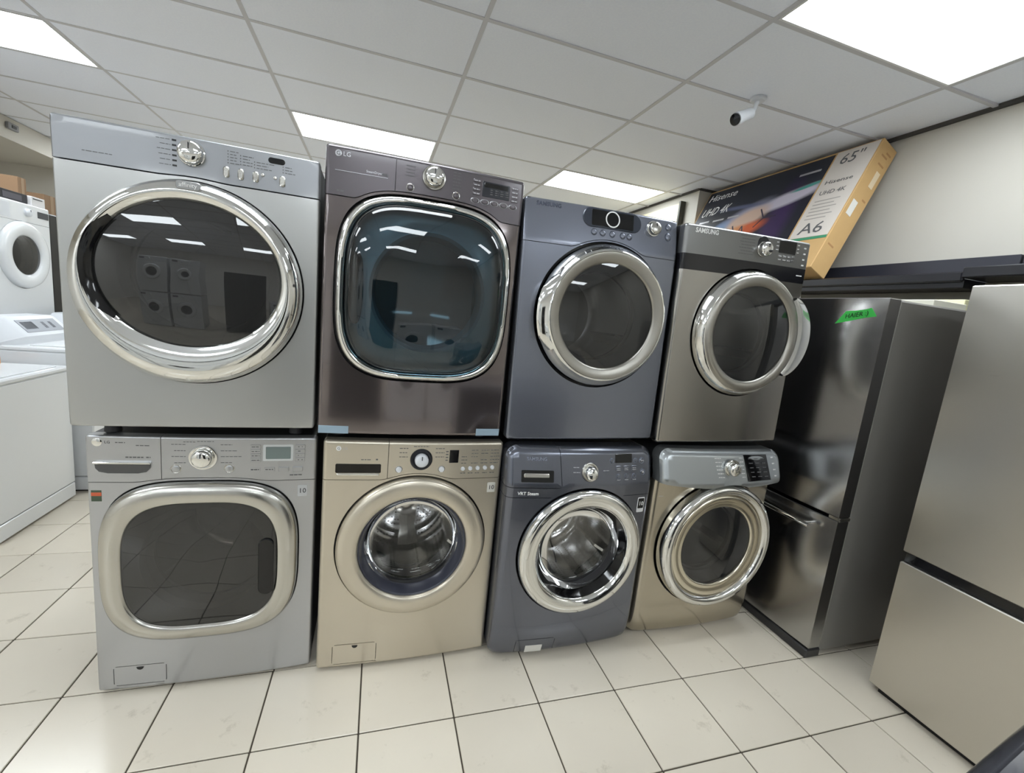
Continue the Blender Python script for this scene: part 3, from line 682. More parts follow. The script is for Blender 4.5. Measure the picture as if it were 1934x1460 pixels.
    for i in range(4):
        rplate('button', panel, root, .147, .176, .948-.0145*i, .959-.0145*i, y(.16, .93)-.0025, .01, .004)
        rplate('button', panel, root, .292, .32, .946-.0145*i, .957-.0145*i, y(.31, .93)-.002, .01, .004)
    dashes('button_legend', SILVP, root, [(.15, .172, .9535-.0145*i, .003) for i in range(4)]+[(.295, .316, .9515-.0145*i, .003) for i in range(4)], lambda p, q: y(p, q)-.0026)
    for i in range(5): button(root, .158+.036*i, .886, y(.158+.036*i, .886), .013, .0075, m=panel, ring=SILVP)
    tp = mat('pale_blue_tape', (148, 170, 186), .5)
    rplate('tape', tp, root, -.338, -.236, .009, .037, y(-.28, .03)-.0015, .02, .001); rplate('tape', tp, root, .24, .336, .009, .037, y(.28, .03)-.0015, .02, .001)
    conform(root, f)
    return root
dryer_brown()

# ---- lower second: champagne washer
def washer_champagne():
    h = .964; body = metallic('champagne_paint', (200, 192, 176), .3)
    root = machine('washing_machine', 'champagne beige washing machine with round glass door and body coloured ring', (.185, 1.667, 0), W, h, .74, mat('dark_cabinet', (30, 30, 32), .5))
    cx, cz, R = .003, .531, .291
    zs = arc_seam(.811, cx, cz, R, R, 2, .014)
    f = Front(W, h, .012, .012, .014, .012, zs, .0022)
    hole = [(p[0], p[2]) for p in ell(cx, cz, R+.006, R+.006, 0)]
    lines, fin, fout = flap(root, f, -.283, -.118, .03, .114); dx = -.112
    lines += [([(dx-.001, .815), (dx-.001, h+.001)], False), ([(dx+.001, .815), (dx+.001, h+.001)], False)]
    f.make(root, hole, [('filter_cover', body, fin), ('detergent_drawer', body, lambda x, z: z > zs(x) and x < dx-.001), ('control_panel', body, lambda x, z: z > zs(x) and x > dx+.001), ('front_panel', body, lambda x, z: z <= zs(x) and not fout(x, z))], lines)
    recess(root, hole, [(p[0], p[2]) for p in ell(cx, cz, .215, .215, 0)])
    door = empty('door'); door.parent = root; y0 = -.012; ra = .213
    mb = MB(); mb.loft([ell(cx, cz, r, r, y0+yy) for r, yy in ((R-.001, .03), (R-.001, -.006), (R-.004, -.014), (R-.012, -.021), (R-.03, -.026), (ra+.02, -.027), (ra+.006, -.024), (ra, -.018), (ra-.003, .0))]); mb.build('door_ring', body, door, angle=60)
    mb = MB(); mb.loft([ell(cx, cz, ra-.024, ra-.024, y0+.032), ell(cx, cz-.0, .18, .18, y0+.06), ell(cx, cz-.0, .165, .165, y0+.082), ell(cx, cz, .12, .12, y0+.09), ell(cx, cz, .01, .01, y0+.092)], cap1=True); mb.build('glass_bowl', GL_CLEAR, door, angle=50)
    mb = MB(); mb.loft([ell(cx, cz, ra-.003, ra-.003, y0-.012), ell(cx, cz, ra-.009, ra-.009, y0-.008), ell(cx, cz, ra-.022, ra-.022, y0+.03), ell(cx, cz, ra-.026, ra-.026, y0+.034)]); mb.build('glass_trim', mat('blue_black_trim', (48, 50, 62), .25), door)
    drum(root, cx, cz, .212, .245, dep=.46)
    y = f.y; P = lambda p, q: y(p, q)
    pu = rplate('drawer_pull', mat('pull_dark', (40, 38, 36), .25, .6), root, -.299, -.137, .838, .874, y(-.22, .85)-.002, .02, .005)
    rplate('pull_lip', CHROME, pu, -.294, -.142, .828, .837, y(-.22, .83)-.006, .02, .003, .002)
    mb = MB(); mb.lathe(-.290, .933, [(.009, .002), (.009, -.001), (.007, -.0016), (.0005, -.0016)], 24, y(-.29, .93)); em = mb.build('emblem', WHITEP, root)
    text('emblem_mark', 'G', GREYP, em, -.290, .933, y(-.29, .93)-.002, .014, 'CENTER')
    text('brand_lettering', 'LG', SILVP, root, -.276, .933, y(-.27, .93)-.0004, .014)
    dashes('drawer_print', GREYP, root, [(-.21, -.175, .891, .003), (-.157, -.148, .892, .006)], P)
    knob(root, .012, .893, y(0, .893), .026, .03, WHITE2, mat('knob_ring_dark', (44, 45, 50), .2, .5), .043)
    for x in (-.071, .093): button(root, x, .853, y(x, .853), .011, m=WHITE2, h=.005, ring=SATIN)
    for i in range(5): button(root, .179+.0305*i, .853+.0012*i, y(.2, .85)+.0, .0085, m=WHITE2, h=.006)
    rplate('display', BLACKG, root, .121, .158, .878, .931, y(.14, .9)-.0012, .01, .002)
    it = [(.17+.04*i, .188+.045*i+.008*random.random(), .93-.0135*k, .0026) for i in range(4) for k in range(5) if random.random() < .85]
    it += [(-.072, -.04, .937-.017*k, .0026) for k in range(3)]+[(.065, .1, .937-.017*k, .0026) for k in range(3)]+[(.106, .116, .925-.012*k, .004) for k in range(4)]
    it += [(.17+.0305*i, .19+.0305*i, .834, .0026) for i in range(5)]+[(-.02, .04, .945, .0026)]
    dashes('cycle_legend', GREYP, root, it, P)
    s = rplate('warranty_sticker', mat('sticker_pale', (206, 204, 196), .4), root, .289, .323, .748, .79, y(.3, .77)-.0014, .02, .003)
    text('sticker_lettering', '10', DARKP, s, .306, .769, y(.3, .77)-.002, .026, 'CENTER')
    mb = MB(); mb.lathe(-.2, .108, [(.011, .0), (.011, -.0012), (.009, -.0014), (.0005, -.0014)], 18, y(-.2, .1), a0=PI, a1=2*PI); mb.build('cover_notch', BLACK, root)
    conform(root, f)
    return root
washer_champagne()

# ---- upper third: blue grey dryer
def dryer_blue():
    h = .952; body = metallic('blue_grey_paint', (124, 128, 140), .27)
    root = machine('dryer', 'blue grey dryer with pill shaped black display and round steel door', (.871, 1.645, .982), W, h, .74, mat('dark_cabinet', (30, 30, 32), .5), lean=math.radians(-1.0), feet_h=.017, cat='dryer')
    cx, cz, R = .020, .528, .291
    zs = arc_seam(.787, cx, cz, R, R, 2, .01)
    f = Front(W, h, .006, .008, .010, .014, zs, .0024, base=lambda x, z: max(0, z-.8)*.16)
    hole = [(p[0], p[2]) for p in ell(cx, cz, R+.004, R+.004, 0)]
    f.make(root, hole, [('control_panel', body, lambda x, z: z > zs(x)), ('front_panel', body, lambda x, z: True)])
    recess(root, hole, [(p[0], p[2]) for p in ell(cx, cz, .2, .2, 0)])
    door = empty('door'); door.parent = root; y0 = -.008
    mb = MB(); mb.loft([ell(cx, cz, r, r, y0+yy) for r, yy in ((.285, .03), (.285, -.004), (.281, -.02), (.27, -.036), (.262, -.05), (.257, -.06), (.252, -.062), (.249, -.058))]); mb.build('chrome_ring', CHROME, door, angle=60)
    mb = MB(); mb.loft([ell(cx, cz, r, r, y0+yy) for r, yy in ((.250, -.05), (.2495, -.06), (.244, -.0605), (.23, -.058), (.216, -.053), (.209, -.05), (.206, -.04))]); mb.build('steel_ring', BRUSH, door, angle=60)
    mb = MB(); mb.loft([ell(cx, cz, .208*k, .208*k, y0-.045-.012*(1-k*k)) for k in (1, .95, .85, .7, .5, .25, .01)], cap1=True); mb.build('glass', GL_GREY, door)
    mb = MB(); mb.loft([ell(cx, cz, r, r, y0+yy) for r, yy in ((.207, -.038), (.195, -.01), (.185, .02), (.182, .05))]); mb.build('inner_rim', mat('grey_liner', (96, 98, 102), .35), door)
    mb = MB(); loops = []
    for a in range(148, 216, 4):
        t = math.radians(a); c, s_ = math.cos(t), math.sin(t); k = min(1, min(a-146, 216-a)/16)
        loops.append([(cx+c*.256, y0-.058, cz+s_*.256), (cx+c*(.262+.026*k), y0-.054, cz+s_*(.262+.026*k)), (cx+c*(.266+.034*k), y0-.044, cz+s_*(.266+.034*k)), (cx+c*(.27+.024*k), y0-.026, cz+s_*(.27+.024*k)), (cx+c*.272, y0-.014, cz+s_*.272)])
    mb.loft(loops, closed=False); mb.build('handle', CHROME, door, angle=60)
    drum(root, cx, cz, .19, .24, metal=DRUMD, star=False, dark=True)
    y = lambda p, q: f.y(p, q)-max(0, q-.8)*.16; P = y
    p = rplate('display_surround', mat('dark_blue_plastic', (52, 57, 68), .25, .3), root, -.104, .16, .872, .948, y(0, .91)-.004, .02, .037, .003)
    rplate('display', BLACKG, p, -.066, .122, .879, .941, y(0, .91)-.0048, .01, .004)
    mb = MB(); mb.lathe(.026, .911, [(.032, 0), (.032, -.001), (.027, -.001), (.027, 0)], 44, y(0, .91)-.0048); mb.build('display_circle', WHITEP, p)
    for x in (-.053, -.015, .028, .076, .106): button(root, x, .854, y(x, .854), .0105, m=body, ring=mat('button_edge', (84, 90, 104), .3, .5))
    knob(root, .218, .903, y(.2, .9), .027, .03, SATIN, CHROME, .032)
    for z, r in ((.918, .012), (.879, .014)): button(root, .294, z, y(.29, z), .012, r, m=body, ring=MATS['button_edge'])
    text('brand_lettering', 'SAMSUNG', mat('navy_print', (60, 66, 82), .4), root, -.296, .931, y(-.25, .93)-.0006, .021, width=.1, bold=.0003)
    conform(root, f); lean_controls(root, .8, .16, FIXED)
    return root
dryer_blue()

# ---- lower third: dark slate washer
def washer_slate():
    h = .959; body = metallic('slate_paint', (104, 107, 117), .22, .75, .45, .04)
    root = machine('washing_machine', 'dark slate blue washing machine with mirror chrome round door ring', (.876, 1.588, 0), W, h, .74, mat('dark_cabinet', (30, 30, 32), .5), y0=.062, rc=.045)
    cx, cz, R = .017, .506, .285
    zs = lambda x: .752 if abs(x) > .1 else .752
    def base(x, z):
        b_ = max(0, .16-z)/.16
        return .03*b_**2+max(0, z-.8)*.26
    f = Front(W, h, .012, .022, .03, .05, None, .002, base=base)
    hole = [(p[0], p[2]) for p in ell(cx, cz, R+.006, R+.006, 0)]
    lines, fin, fout = flap(root, f, -.228, -.052, .022, .098)
    dl = [(-W/2-.001, .797), (-.117, .797), (-.107, .806), (-.1185, h+.001)]
    dl2 = [(-W/2-.001, .7995), (-.118, .7995), (-.1095, .8065), (-.121, h+.001)]
    lines += [(dl, False), (dl2, False), ([(-W/2-.001, .757), (-.15, .757)], False), ([(-W/2-.001, .7548), (-.15, .7548)], False), ([(.19, .757), (W/2+.001, .757)], False), ([(.19, .7548), (W/2+.001, .7548)], False)]
    drw = lambda x, z: z > .7995 and x < -.1095-(z-.8065)*.0705
    drg = lambda x, z: z > .797 and x < -.107-(z-.8065)*.0705
    seamgap = lambda x, z: .7548 < z < .757 and (x < -.15 or x > .19)
    f.make(root, hole, [('filter_cover', body, fin), ('detergent_drawer', body, drw), ('front_panel', body, lambda x, z: not fout(x, z) and not drg(x, z) and not seamgap(x, z) and z <= .7559), ('control_panel', body, lambda x, z: not drg(x, z) and not seamgap(x, z) and z > .7559)], lines, thick=.06)
    recess(root, hole, [(p[0], p[2]) for p in ell(cx, cz, .215, .215, 0)])
    door = empty('door'); door.parent = root; y0 = -.022; ra = .211; ox, oz = .008, -.004
    mb = MB(); mb.loft([ell(cx, cz, r, r, y0+yy) for r, yy in ((R-.001, .04), (R-.001, -.004), (R-.004, -.014), (R-.012, -.022), (R-.026, -.027), (R-.04, -.027))]+[ell(cx+ox*.6, cz+oz, .228, .228, y0-.022), ell(cx+ox, cz+oz, ra+.004, ra+.004, y0-.014), ell(cx+ox, cz+oz, ra, ra, y0-.004)]); mb.build('chrome_ring', CHROME, door, angle=60)
    mb = MB(); mb.loft([ell(cx+ox, cz+oz, r, r, y0+yy) for r, yy in ((ra-.018, .026), (.182, .065), (.166, .085), (.12, .093), (.01, .095))], cap1=True); mb.build('glass_bowl', GL_CLEAR, door, angle=50)
    mb = MB(); mb.loft([ell(cx+ox, cz+oz, r, r, y0+yy) for r, yy in ((ra-.001, -.004), (ra-.006, .006), (ra-.018, .026), (ra-.02, .03))]); mb.build('glass_trim', BLACKG, door)
    drum(root, cx, cz, .212, .245, dep=.47)
    y = lambda p, q: f.y(p, q)-max(0, q-.8)*.26; P = y
    pu = rplate('drawer_pull', BLACKG, root, -.283, -.146, .821, .868, y(-.2, .84)-.002, .02, .004)
    rplate('pull_bar', SATIN, pu, -.274, -.165, .84, .857, y(-.2, .84)-.0065, .02, .006, .003)
    knob(root, .018, .862, y(0, .862), .028, .034, CHROME, SATIN, .039)
    rplate('display', BLACKG, root, .14, .227, .897, .934, y(.18, .91)-.0012, .01, .002)
    eb = mat('slate_button_edge', (124, 130, 144), .3, .5)
    for x, z in ((.123, .907), (.245, .906)): button(root, x, z, y(x, z), .008, m=body, ring=eb)
    for x, z in ((.279, .905), (.284, .857)): button(root, x, z, y(x, z), .0105, m=body, ring=eb)
    for x in (.157, .197, .238):
        rplate('button', body, root, x-.014, x+.014, .862, .885, y(x, .87)-.002, .01, .003); button(root, x, .842, y(x, .84), .008, m=body, ring=eb)
    dashes('button_legend', SILVP, root, [(x-.01, x+.008, .869+.007*k, .0022) for x in (.157, .197, .238) for k in range(2)]+[(x-.009, x+.009, .828, .0022) for x in (.157, .197, .238)]+[(.08, .108, .868, .0022), (-.06, -.035, .882, .0022), (-.06, -.03, .862, .0022), (.272, .288, .905, .004), (.28, .288, .857, .006)], lambda p, q: y(p, q)-.0042)
    text('brand_lettering', 'SAMSUNG', eb, root, -.262, .912, y(-.22, .91)-.0006, .019, width=.085, bold=.0003)
    text('steam_lettering', 'VRT Steam', WHITEP, root, -.295, .774, y(-.25, .774)-.0008, .019, width=.088, bold=.0003)
    s = rplate('warranty_sticker', mat('sticker_white', (215, 215, 215), .4), root, .272, .309, .672, .742, y(.29, .7)-.0014, .02, .005)
    k = rplate('sticker_face', BLACK, s, .2745, .3065, .69, .738, y(.29, .7)-.002, .01, .004); text('sticker_lettering', '10', WHITEP, s, .2905, .713, y(.29, .7)-.0026, .026, 'CENTER')
    decal('paper_label', mat('paper_white', (222, 220, 214), .6), root, lambda p, q: f.y(p, q, False), -.182, -.105, .026, .066)
    conform(root, f); lean_controls(root, .8, .26, FIXED)
    return root
washer_slate()

# ---- upper fourth: stainless dryer, black band
def dryer_steel():
    h = .952; body = mat('stainless_dark', (164, 161, 156), .22, 1.0, nscale=14, stretch=(1, 1, 40), rnoise=.04)
    pan = metallic('steel_panel', (132, 132, 132), .32, .9, .1)
    root = machine('dryer', 'stainless dryer with black band under its panel and clear door handle', (1.567, 1.617, .985), W, h, .74, mat('dark_cabinet', (30, 30, 32), .5), lean=math.radians(-1.2), feet_h=.017, cat='dryer')
    cx, cz, R = .036, .516, .281
    f = Front(W, h, .006, .01, .014, .012, None, .002)
    hole = [(p[0], p[2]) for p in ell(cx, cz, R+.006, R+.006, 0)]
    z1, z2 = .832, .766
    lines = [([(-W/2-.001, z), (W/2+.001, z)], False) for z in (z1, z2)]
    f.make(root, hole, [('control_panel', pan, lambda x, z: z > z1), ('black_band', mat('band_black', (20, 20, 24), .12), lambda x, z: z > z2), ('front_panel', body, lambda x, z: True)], lines)
    recess(root, hole, [(p[0], p[2]) for p in ell(cx, cz, .2, .2, 0)])
    door = empty('door'); door.parent = root; y0 = -.01
    mb = MB(); mb.loft([ell(cx, cz, r, r, y0+yy) for r, yy in ((R, .03), (R, -.006), (R-.004, -.02), (R-.012, -.034), (R-.02, -.044), (R-.026, -.046))]); mb.build('chrome_ring', CHROME, door, angle=60)
    mb = MB(); mb.loft([ell(cx, cz, r, r, y0+yy) for r, yy in ((R-.024, -.042), (R-.027, -.05), (.236, -.054), (.222, -.052), (.212, -.048), (.208, -.036))]); mb.build('steel_ring', BRUSH, door, angle=60)
    mb = MB(); mb.loft([ell(cx, cz, .21*k, .21*k, y0-.042-.014*(1-k*k)) for k in (1, .95, .85, .7, .5, .25, .01)], cap1=True); mb.build('glass', GL_GREY, door)
    mb = MB(); mb.loft([ell(cx, cz, r, r, y0+yy) for r, yy in ((.208, -.034), (.197, -.01), (.186, .02), (.182, .05))]); mb.build('inner_rim', mat('grey_liner', (96, 98, 102), .35), door)
    mb = MB(); loops = []
    for a in range(-40, 41, 4):
        t = math.radians(a); c, s_ = math.cos(t), math.sin(t); k = max(0, math.cos(math.radians(a)*90/42))**.55
        ro = R-.02+.068*k
        loops.append([(cx+c*(R-.028), y0-.05, cz+s_*(R-.028)), (cx+c*(R-.018+.02*k), y0-.056, cz+s_*(R-.018+.02*k)), (cx+c*ro, y0-.05, cz+s_*ro), (cx+c*(ro+.004*k), y0-.034, cz+s_*(ro+.004*k)), (cx+c*(ro-.008), y0-.026, cz+s_*(ro-.008)), (cx+c*(R-.008), y0-.024, cz+s_*(R-.008))])
    mb.loft(loops, closed=False); mb.build('handle', mat('clear_silver', (214, 214, 212), .1, .75), door, angle=50)
    drum(root, cx, cz, .19, .24, metal=DRUMD, star=False, dark=True)
    y = f.y; P = lambda p, q: y(p, q)
    text('brand_lettering', 'SAMSUNG', WHITEP, root, -.298, .927, y(-.24, .93)-.0005, .027, width=.112, bold=.0006)
    rplate('knob_recess', mat('recess_dark', (48, 49, 52), .3, .5), root, .026, .088, .858, .946, y(.05, .9)-.002, .01, .03, .002)
    knob(root, .058, .889, y(.05, .89)-.002, .03, .034, CHROME, SATIN, .033)
    rplate('display', BLACKG, root, .15, .252, .887, .941, y(.2, .9)-.0012, .01, .003)
    mb = [rplate('button', pan, root, .152+.026*i, .172+.026*i, .852+.015*k, .863+.015*k, y(.2, .85)-.002, .01, .003) for i in range(4) for k in range(2)]
    dashes('button_legend', WHITEP, root, [(.154+.026*i, .17+.026*i, .8575+.015*k, .0028) for i in range(4) for k in range(2)]+[(.3, .312, .922-.025*k, .006) for k in range(4)]+[(.132, .144, .93-.016*k, .003) for k in range(3)]+[(.258, .268, .93-.016*k, .003) for k in range(3)], lambda p, q: y(p, q)-.0022)
    dashes('cycle_legend', GREYP, root, [(-.07+.01*(k % 2), .01, .935-.0125*k, .0024) for k in range(7)], P)
    dashes('band_lettering', WHITEP, root, [(.28, .318, .8, .005)], P)
    conform(root, f)
    return root
dryer_steel()

# ---- lower fourth: champagne steel machine with slanted console
def washer_steel():
    h = .961; body = metallic('champagne_steel', (176, 168, 152), .2, .92, .35, .03)
    con = metallic('console_silver', (158, 162, 164), .3, .8, .3)
    root = machine('washing_machine', 'champagne steel washing machine with slanted silver console, lowest right of stacks', (1.585, 1.600, 0), W, h, .74, mat('dark_cabinet', (30, 30, 32), .5), y0=.06, rc=.045)
    cx, cz, R = .026, .492, .312
    zs = lambda x: .812-.022*(1-(2*x/W)**2)
    def base(x, z):
        c_ = (h-z)/(h-zs(x))
        if z > zs(x): return -.008-.05*max(0, min(1, c_))+.012*max(0, c_-.9)/.1
        b_ = max(0, .16-z)/.16
        return .008+.03*b_**2
    f = Front(W, h, .012, .02, .03, .05, zs, .003, base=base)
    hole = [(p[0], p[2]) for p in ell(cx, cz, R+.007, R+.007, 0)]
    f.make(root, hole, [('console', con, lambda x, z: z > zs(x)), ('front_panel', body, lambda x, z: True)], thick=.055)
    recess(root, hole, [(p[0], p[2]) for p in ell(cx, cz, .2, .2, 0)])
    door = empty('door'); door.parent = root; y0 = -.018
    mb = MB(); L = [ell(cx, cz, R, R, y0+.04)]
    for k in range(13):
        a = PI*k/12; L.append(ell(cx, cz, R-.028+.028*math.cos(a), R-.028+.028*math.cos(a), y0-.016-.034*math.sin(a)))
    mb.loft(L); mb.build('chrome_ring', CHROME, door, angle=60)
    mb = MB(); mb.loft([ell(cx, cz, r, r, y0+yy) for r, yy in ((.262, -.01), (.258, -.03), (.248, -.036), (.226, -.03), (.214, -.026), (.207, -.03), (.2, -.026), (.196, -.012))]); mb.build('champagne_ring', mat('champagne_ring', (214, 207, 190), .16, 1.0), door, angle=60)
    mb = MB(); mb.loft([ell(cx, cz, .199*k, .199*k, y0-.022-.018*(1-k*k)) for k in (1, .95, .85, .7, .5, .25, .01)], cap1=True); mb.build('glass', GL_GREY, door)
    mb = MB(); mb.loft([ell(cx, cz, r, r, y0+yy) for r, yy in ((.197, -.012), (.19, .01), (.182, .03), (.18, .06))]); mb.build('inner_rim', mat('grey_liner', (96, 98, 102), .35), door)
    mb = MB(); mb.loft([ell(cx, cz, .17*k, .17*k, .06-.03*(1-k*k)) for k in (1, .9, .7, .4, .02)], cap1=True); mb.build('inner_bowl', glass('inner_bowl_glass', (.5, .5, .5), 1.5), door)
    drum(root, cx, cz, .19, .24, metal=DRUMD, star=True, dark=True)
    y = f.y; P = lambda p, q: y(p, q)
    kx, kz = .018, .886
    knob(root, kx, kz, y(kx, kz)-.004, .031, .036, CHROME, CHROME, .042)
    Q = [(.092, .944), (.238, .944), (.258, .83), (.116, .826)]
    mb = MB(); vs = [(a, y(a, b)-.003, b) for a, b in Q]+[(a, y(a, b)+.01, b) for a, b in Q]
    mb.add(vs, [(0, 1, 2, 3), (7, 6, 5, 4), (0, 4, 5, 1), (1, 5, 6, 2), (2, 6, 7, 3), (3, 7, 4, 0)]); mb.build('touch_panel', BLACKG, root)
    dashes('touch_legend', GREYP, root, [(.118+.005*k+.04*i, .14+.005*k+.04*i, .927-.02*k, .0035) for k in range(5) for i in range(3)], lambda p, q: y(p, q)-.0032)
    dashes('cycle_legend', WHITEP, root, [(-.075+.004*k, -.04+.004*k, .928-.0165*k, .0028) for k in range(6)]+[(.066+.003*k, .086+.003*k, .93-.017*k, .0028) for k in range(6)]+[(.268+.006*k, .283+.006*k, .93-.028*k, .006) for k in range(4)], P)
    mb = MB(); mb.box(-.31, -.18, y(-.25, .735)-.0008, .02, .7335, .735); mb.build('front_line', SILVP, root)
    conform(root, f)
    return root
washer_steel()

# ================================================================== REFRIGERATORS ON THE RIGHT
STEEL1 = mat('dark_stainless', (176, 175, 175), .22, 1.0, nscale=8, stretch=(1, 60, 1), rnoise=.05, bump=.01)
STEEL2 = mat('light_stainless', (206, 202, 194), .3, 1.0, nscale=8, stretch=(1, 1, 60), rnoise=.05, bump=.01)
SIDE = mat('fridge_side_grey', (132, 129, 125), .36, .2)
# local frame: doors face -x, y from 0 (near side) to width, z up
fr = empty('refrigerator', (2.045, 1.335, 0)); tag(fr, 'dark stainless refrigerator with green tape beside the right dryer stack', 'refrigerator')
w = .71
mb = MB(); mb.box(.085, .70, .012, w-.012, .02, 1.711, .008); body = mb.build('body', SIDE, fr)
mb = MB(); mb.box(.068, .086, .018, w-.018, .06, 1.70); mb.build('door_gasket', BLACK, fr)
def fdoor(name, z0, z1, m, wd, th=.068):
    mb = MB(); P = []
    for k in range(13):                                              # softly crowned front
        yy = wd*k/12; c_ = -.010*(1-(2*yy/wd-1)**2); P.append((c_, yy))
    loops = []
    for z, ins in ((z0, .004), (z0+.004, 0), (z1-.004, 0), (z1, .004)):
        loops.append([(th, ins, z)]+[(x+ins, max(ins, min(wd-ins, y_)), z) for x, y_ in P]+[(th, wd-ins, z)])
    mb.loft(loops, True, True); return mb.build(name, m, fr_parent, angle=30)
fr_parent = fr
fdoor('fridge_door', .722, 1.712, STEEL1, w); fdoor('freezer_door', .055, .706, STEEL1, w)
mb = MB(); mb.box(-.002, .09, .004, w-.004, .0, .045, .006); mb.build('base_grille', mat('grille_grey', (66, 65, 66), .45, .4), fr)
mb = MB(); mb.box(.03, .13, .02, .09, 1.7, 1.7125, .004); mb.build('hinge_cover', mat('hinge_brown', (74, 58, 58), .4), fr)
mb = MB(); mb.box(.005, .07, -.004, .05, .706, .722, .002); mb.build('middle_hinge', SATIN, fr)
mb = MB(); mb.tube([(-.052, .09, .645), (-.052, .2, .645), (-.052, .4, .645), (-.052, .62, .645)], .011, 14); h_ = mb.build('freezer_handle', CHROME, fr)
for yy in (.12, .59): mb = MB(); mb.tube([(-.052, yy, .645), (0.0, yy, .645)], .008, 10); mb.build('handle_post', CHROME, h_)
mb = MB(); mb.tube([(-.052, .6, .82), (-.052, .6, 1.1), (-.052, .6, 1.6)], .011, 14); h_ = mb.build('door_handle', CHROME, fr)
for zz in (.86, 1.56): mb = MB(); mb.tube([(-.052, .6, zz), (0.0, .6, zz)], .008, 10); mb.build('handle_post', CHROME, h_)
# green tape with a handwritten word
tape = empty('green_tape', (2.045, 1.335, 0)); tag(tape, 'strip of bright green tape with black handwriting on the dark refrigerator', 'tape')
TP = [(.205, 1.594), (.165, 1.652), (.12, 1.655), (.08, 1.662), (.062, 1.668), (.052, 1.655), (.036, 1.632), (.08, 1.625), (.14, 1.609)]
def crown(yy): return -.010*(1-(2*yy/w-1)**2)
mb = MB(); n = len(TP)
mb.add([(crown(a)-.0022, a, b) for a, b in TP]+[(crown(a)-.0004, a, b) for a, b in TP], [tuple(range(n)), tuple(range(2*n-1, n-1, -1))]+[(i, n+i, n+(i+1) % n, (i+1) % n) for i in range(n)])
mb.build('tape_strip', mat('green_tape', (58, 182, 76), .45), tape)
M = Matrix.Translation((-.0098, .166, 1.626)) @ Matrix.Rotation(math.radians(-11), 4, 'X') @ Matrix(((0, 0, -1, 0), (-1, 0, 0, 0), (0, 1, 0, 0), (0, 0, 0, 1)))
text('handwriting', 'HAIER :)', mat('marker_ink', (16, 44, 22), .6), tape, 0, 0, 0, .028, M=M, shear=.2)
# papers on top of it
t = empty('paper_stack', (2.44, 1.42, 1.7135)); tag(t, 'cream and white paper sheets lying on top of the dark refrigerator', 'papers')
mb = MB(); mb.box(-.03, .2, -.03, .3, 0, .03, .002); mb.build('white_sheets', mat('paper_cream', (232, 230, 214), .7), t)
mb = MB(); mb.box(.2, .34, -.02, .3, 0, .055, .002); mb.build('yellow_sheets', mat('paper_yellow', (232, 229, 188), .7), t)

fr2 = empty('refrigerator', (2.19, .36, 0)); tag(fr2, 'tall light stainless bottom freezer refrigerator at the right edge', 'refrigerator'); fr_parent = fr2; w = .79
mb = MB(); mb.box(.075, .72, .012, w-.012, .02, 1.76, .008); mb.build('body', SIDE, fr2)
mb = MB(); mb.box(.06, .076, .02, w-.02, .05, 1.75); mb.build('door_gasket', BLACK, fr2)
mb = MB(); mb.box(.012, .07, .006, w-.006, .612, .668); mb.build('pocket_handle', BLACKG, fr2)
fdoor('fridge_door', .662, 1.772, STEEL2, w, .06); fdoor('freezer_door', .028, .616, STEEL2, w, .06)
mb = MB(); mb.box(.02, .12, .03, w-.03, .0, .02); mb.build('base_grille', BLACK, fr2)

# ================================================================== WALL LEDGE AND BOX AT THE RIGHT WALL
lb = mat('black_lacquer', (24, 24, 30), .28)
ledge = empty('wall_ledge', (XR, 1.9, 0)); tag(ledge, 'long black ledge with back board along the right wall above refrigerators', 'ledge')
mb = MB(); mb.box(-.47, -.005, -.34, 2.05, 1.855, 1.905, .004); mb.build('ledge_board', lb, ledge)
mb = MB(); mb.box(-.49, -.46, -.34, 2.05, 1.885, 1.938, .008); mb.build('front_lip', lb, ledge)
mb = MB(); mb.box(-.06, -.005, -.34, 2.05, 1.905, 2.082, .003); mb.build('back_board', mat('slate_lacquer', (52, 53, 62), .35), ledge)
mb = MB(); mb.box(-.32, -.005, -.34, 2.05, 0, 1.855, .004); mb.build('shaded_wall_panel', mat('shaded_wall_grey', (124, 120, 112), .5), ledge)  # stands for the wall under the ledge, its shade put into the grey
led2 = empty('wall_ledge', (XR, .55, 0)); tag(led2, 'nearer black ledge section with bracket above the light refrigerator', 'ledge')
mb = MB(); mb.box(-.52, -.005, -.4, 1.0, 1.90, 1.955, .006); mb.build('ledge_board', lb, led2)
mb = MB(); mb.box(-.06, -.005, -.4, 1.0, 1.955, 2.082, .003); mb.build('back_board', MATS['slate_lacquer'], led2)
mb = MB(); mb.box(-.32, -.005, -.4, 1.0, 0, 1.90, .004); mb.build('shaded_wall_panel', MATS['shaded_wall_grey'], led2)  # same shaded wall, below the nearer ledge section
for zz in range(7): 
    mb = MB(); mb.lathe(0, 0, [(.009, -.004), (.012, 0), (.009, .004), (.006, 0), (.009, -.004)], 14); o = mb.build('chain_link', BLACK, led2)
    o.location = (-.075, .93, 1.965+.021*zz); o.rotation_euler = (0, 0, PI/2*(zz % 2)+.4)

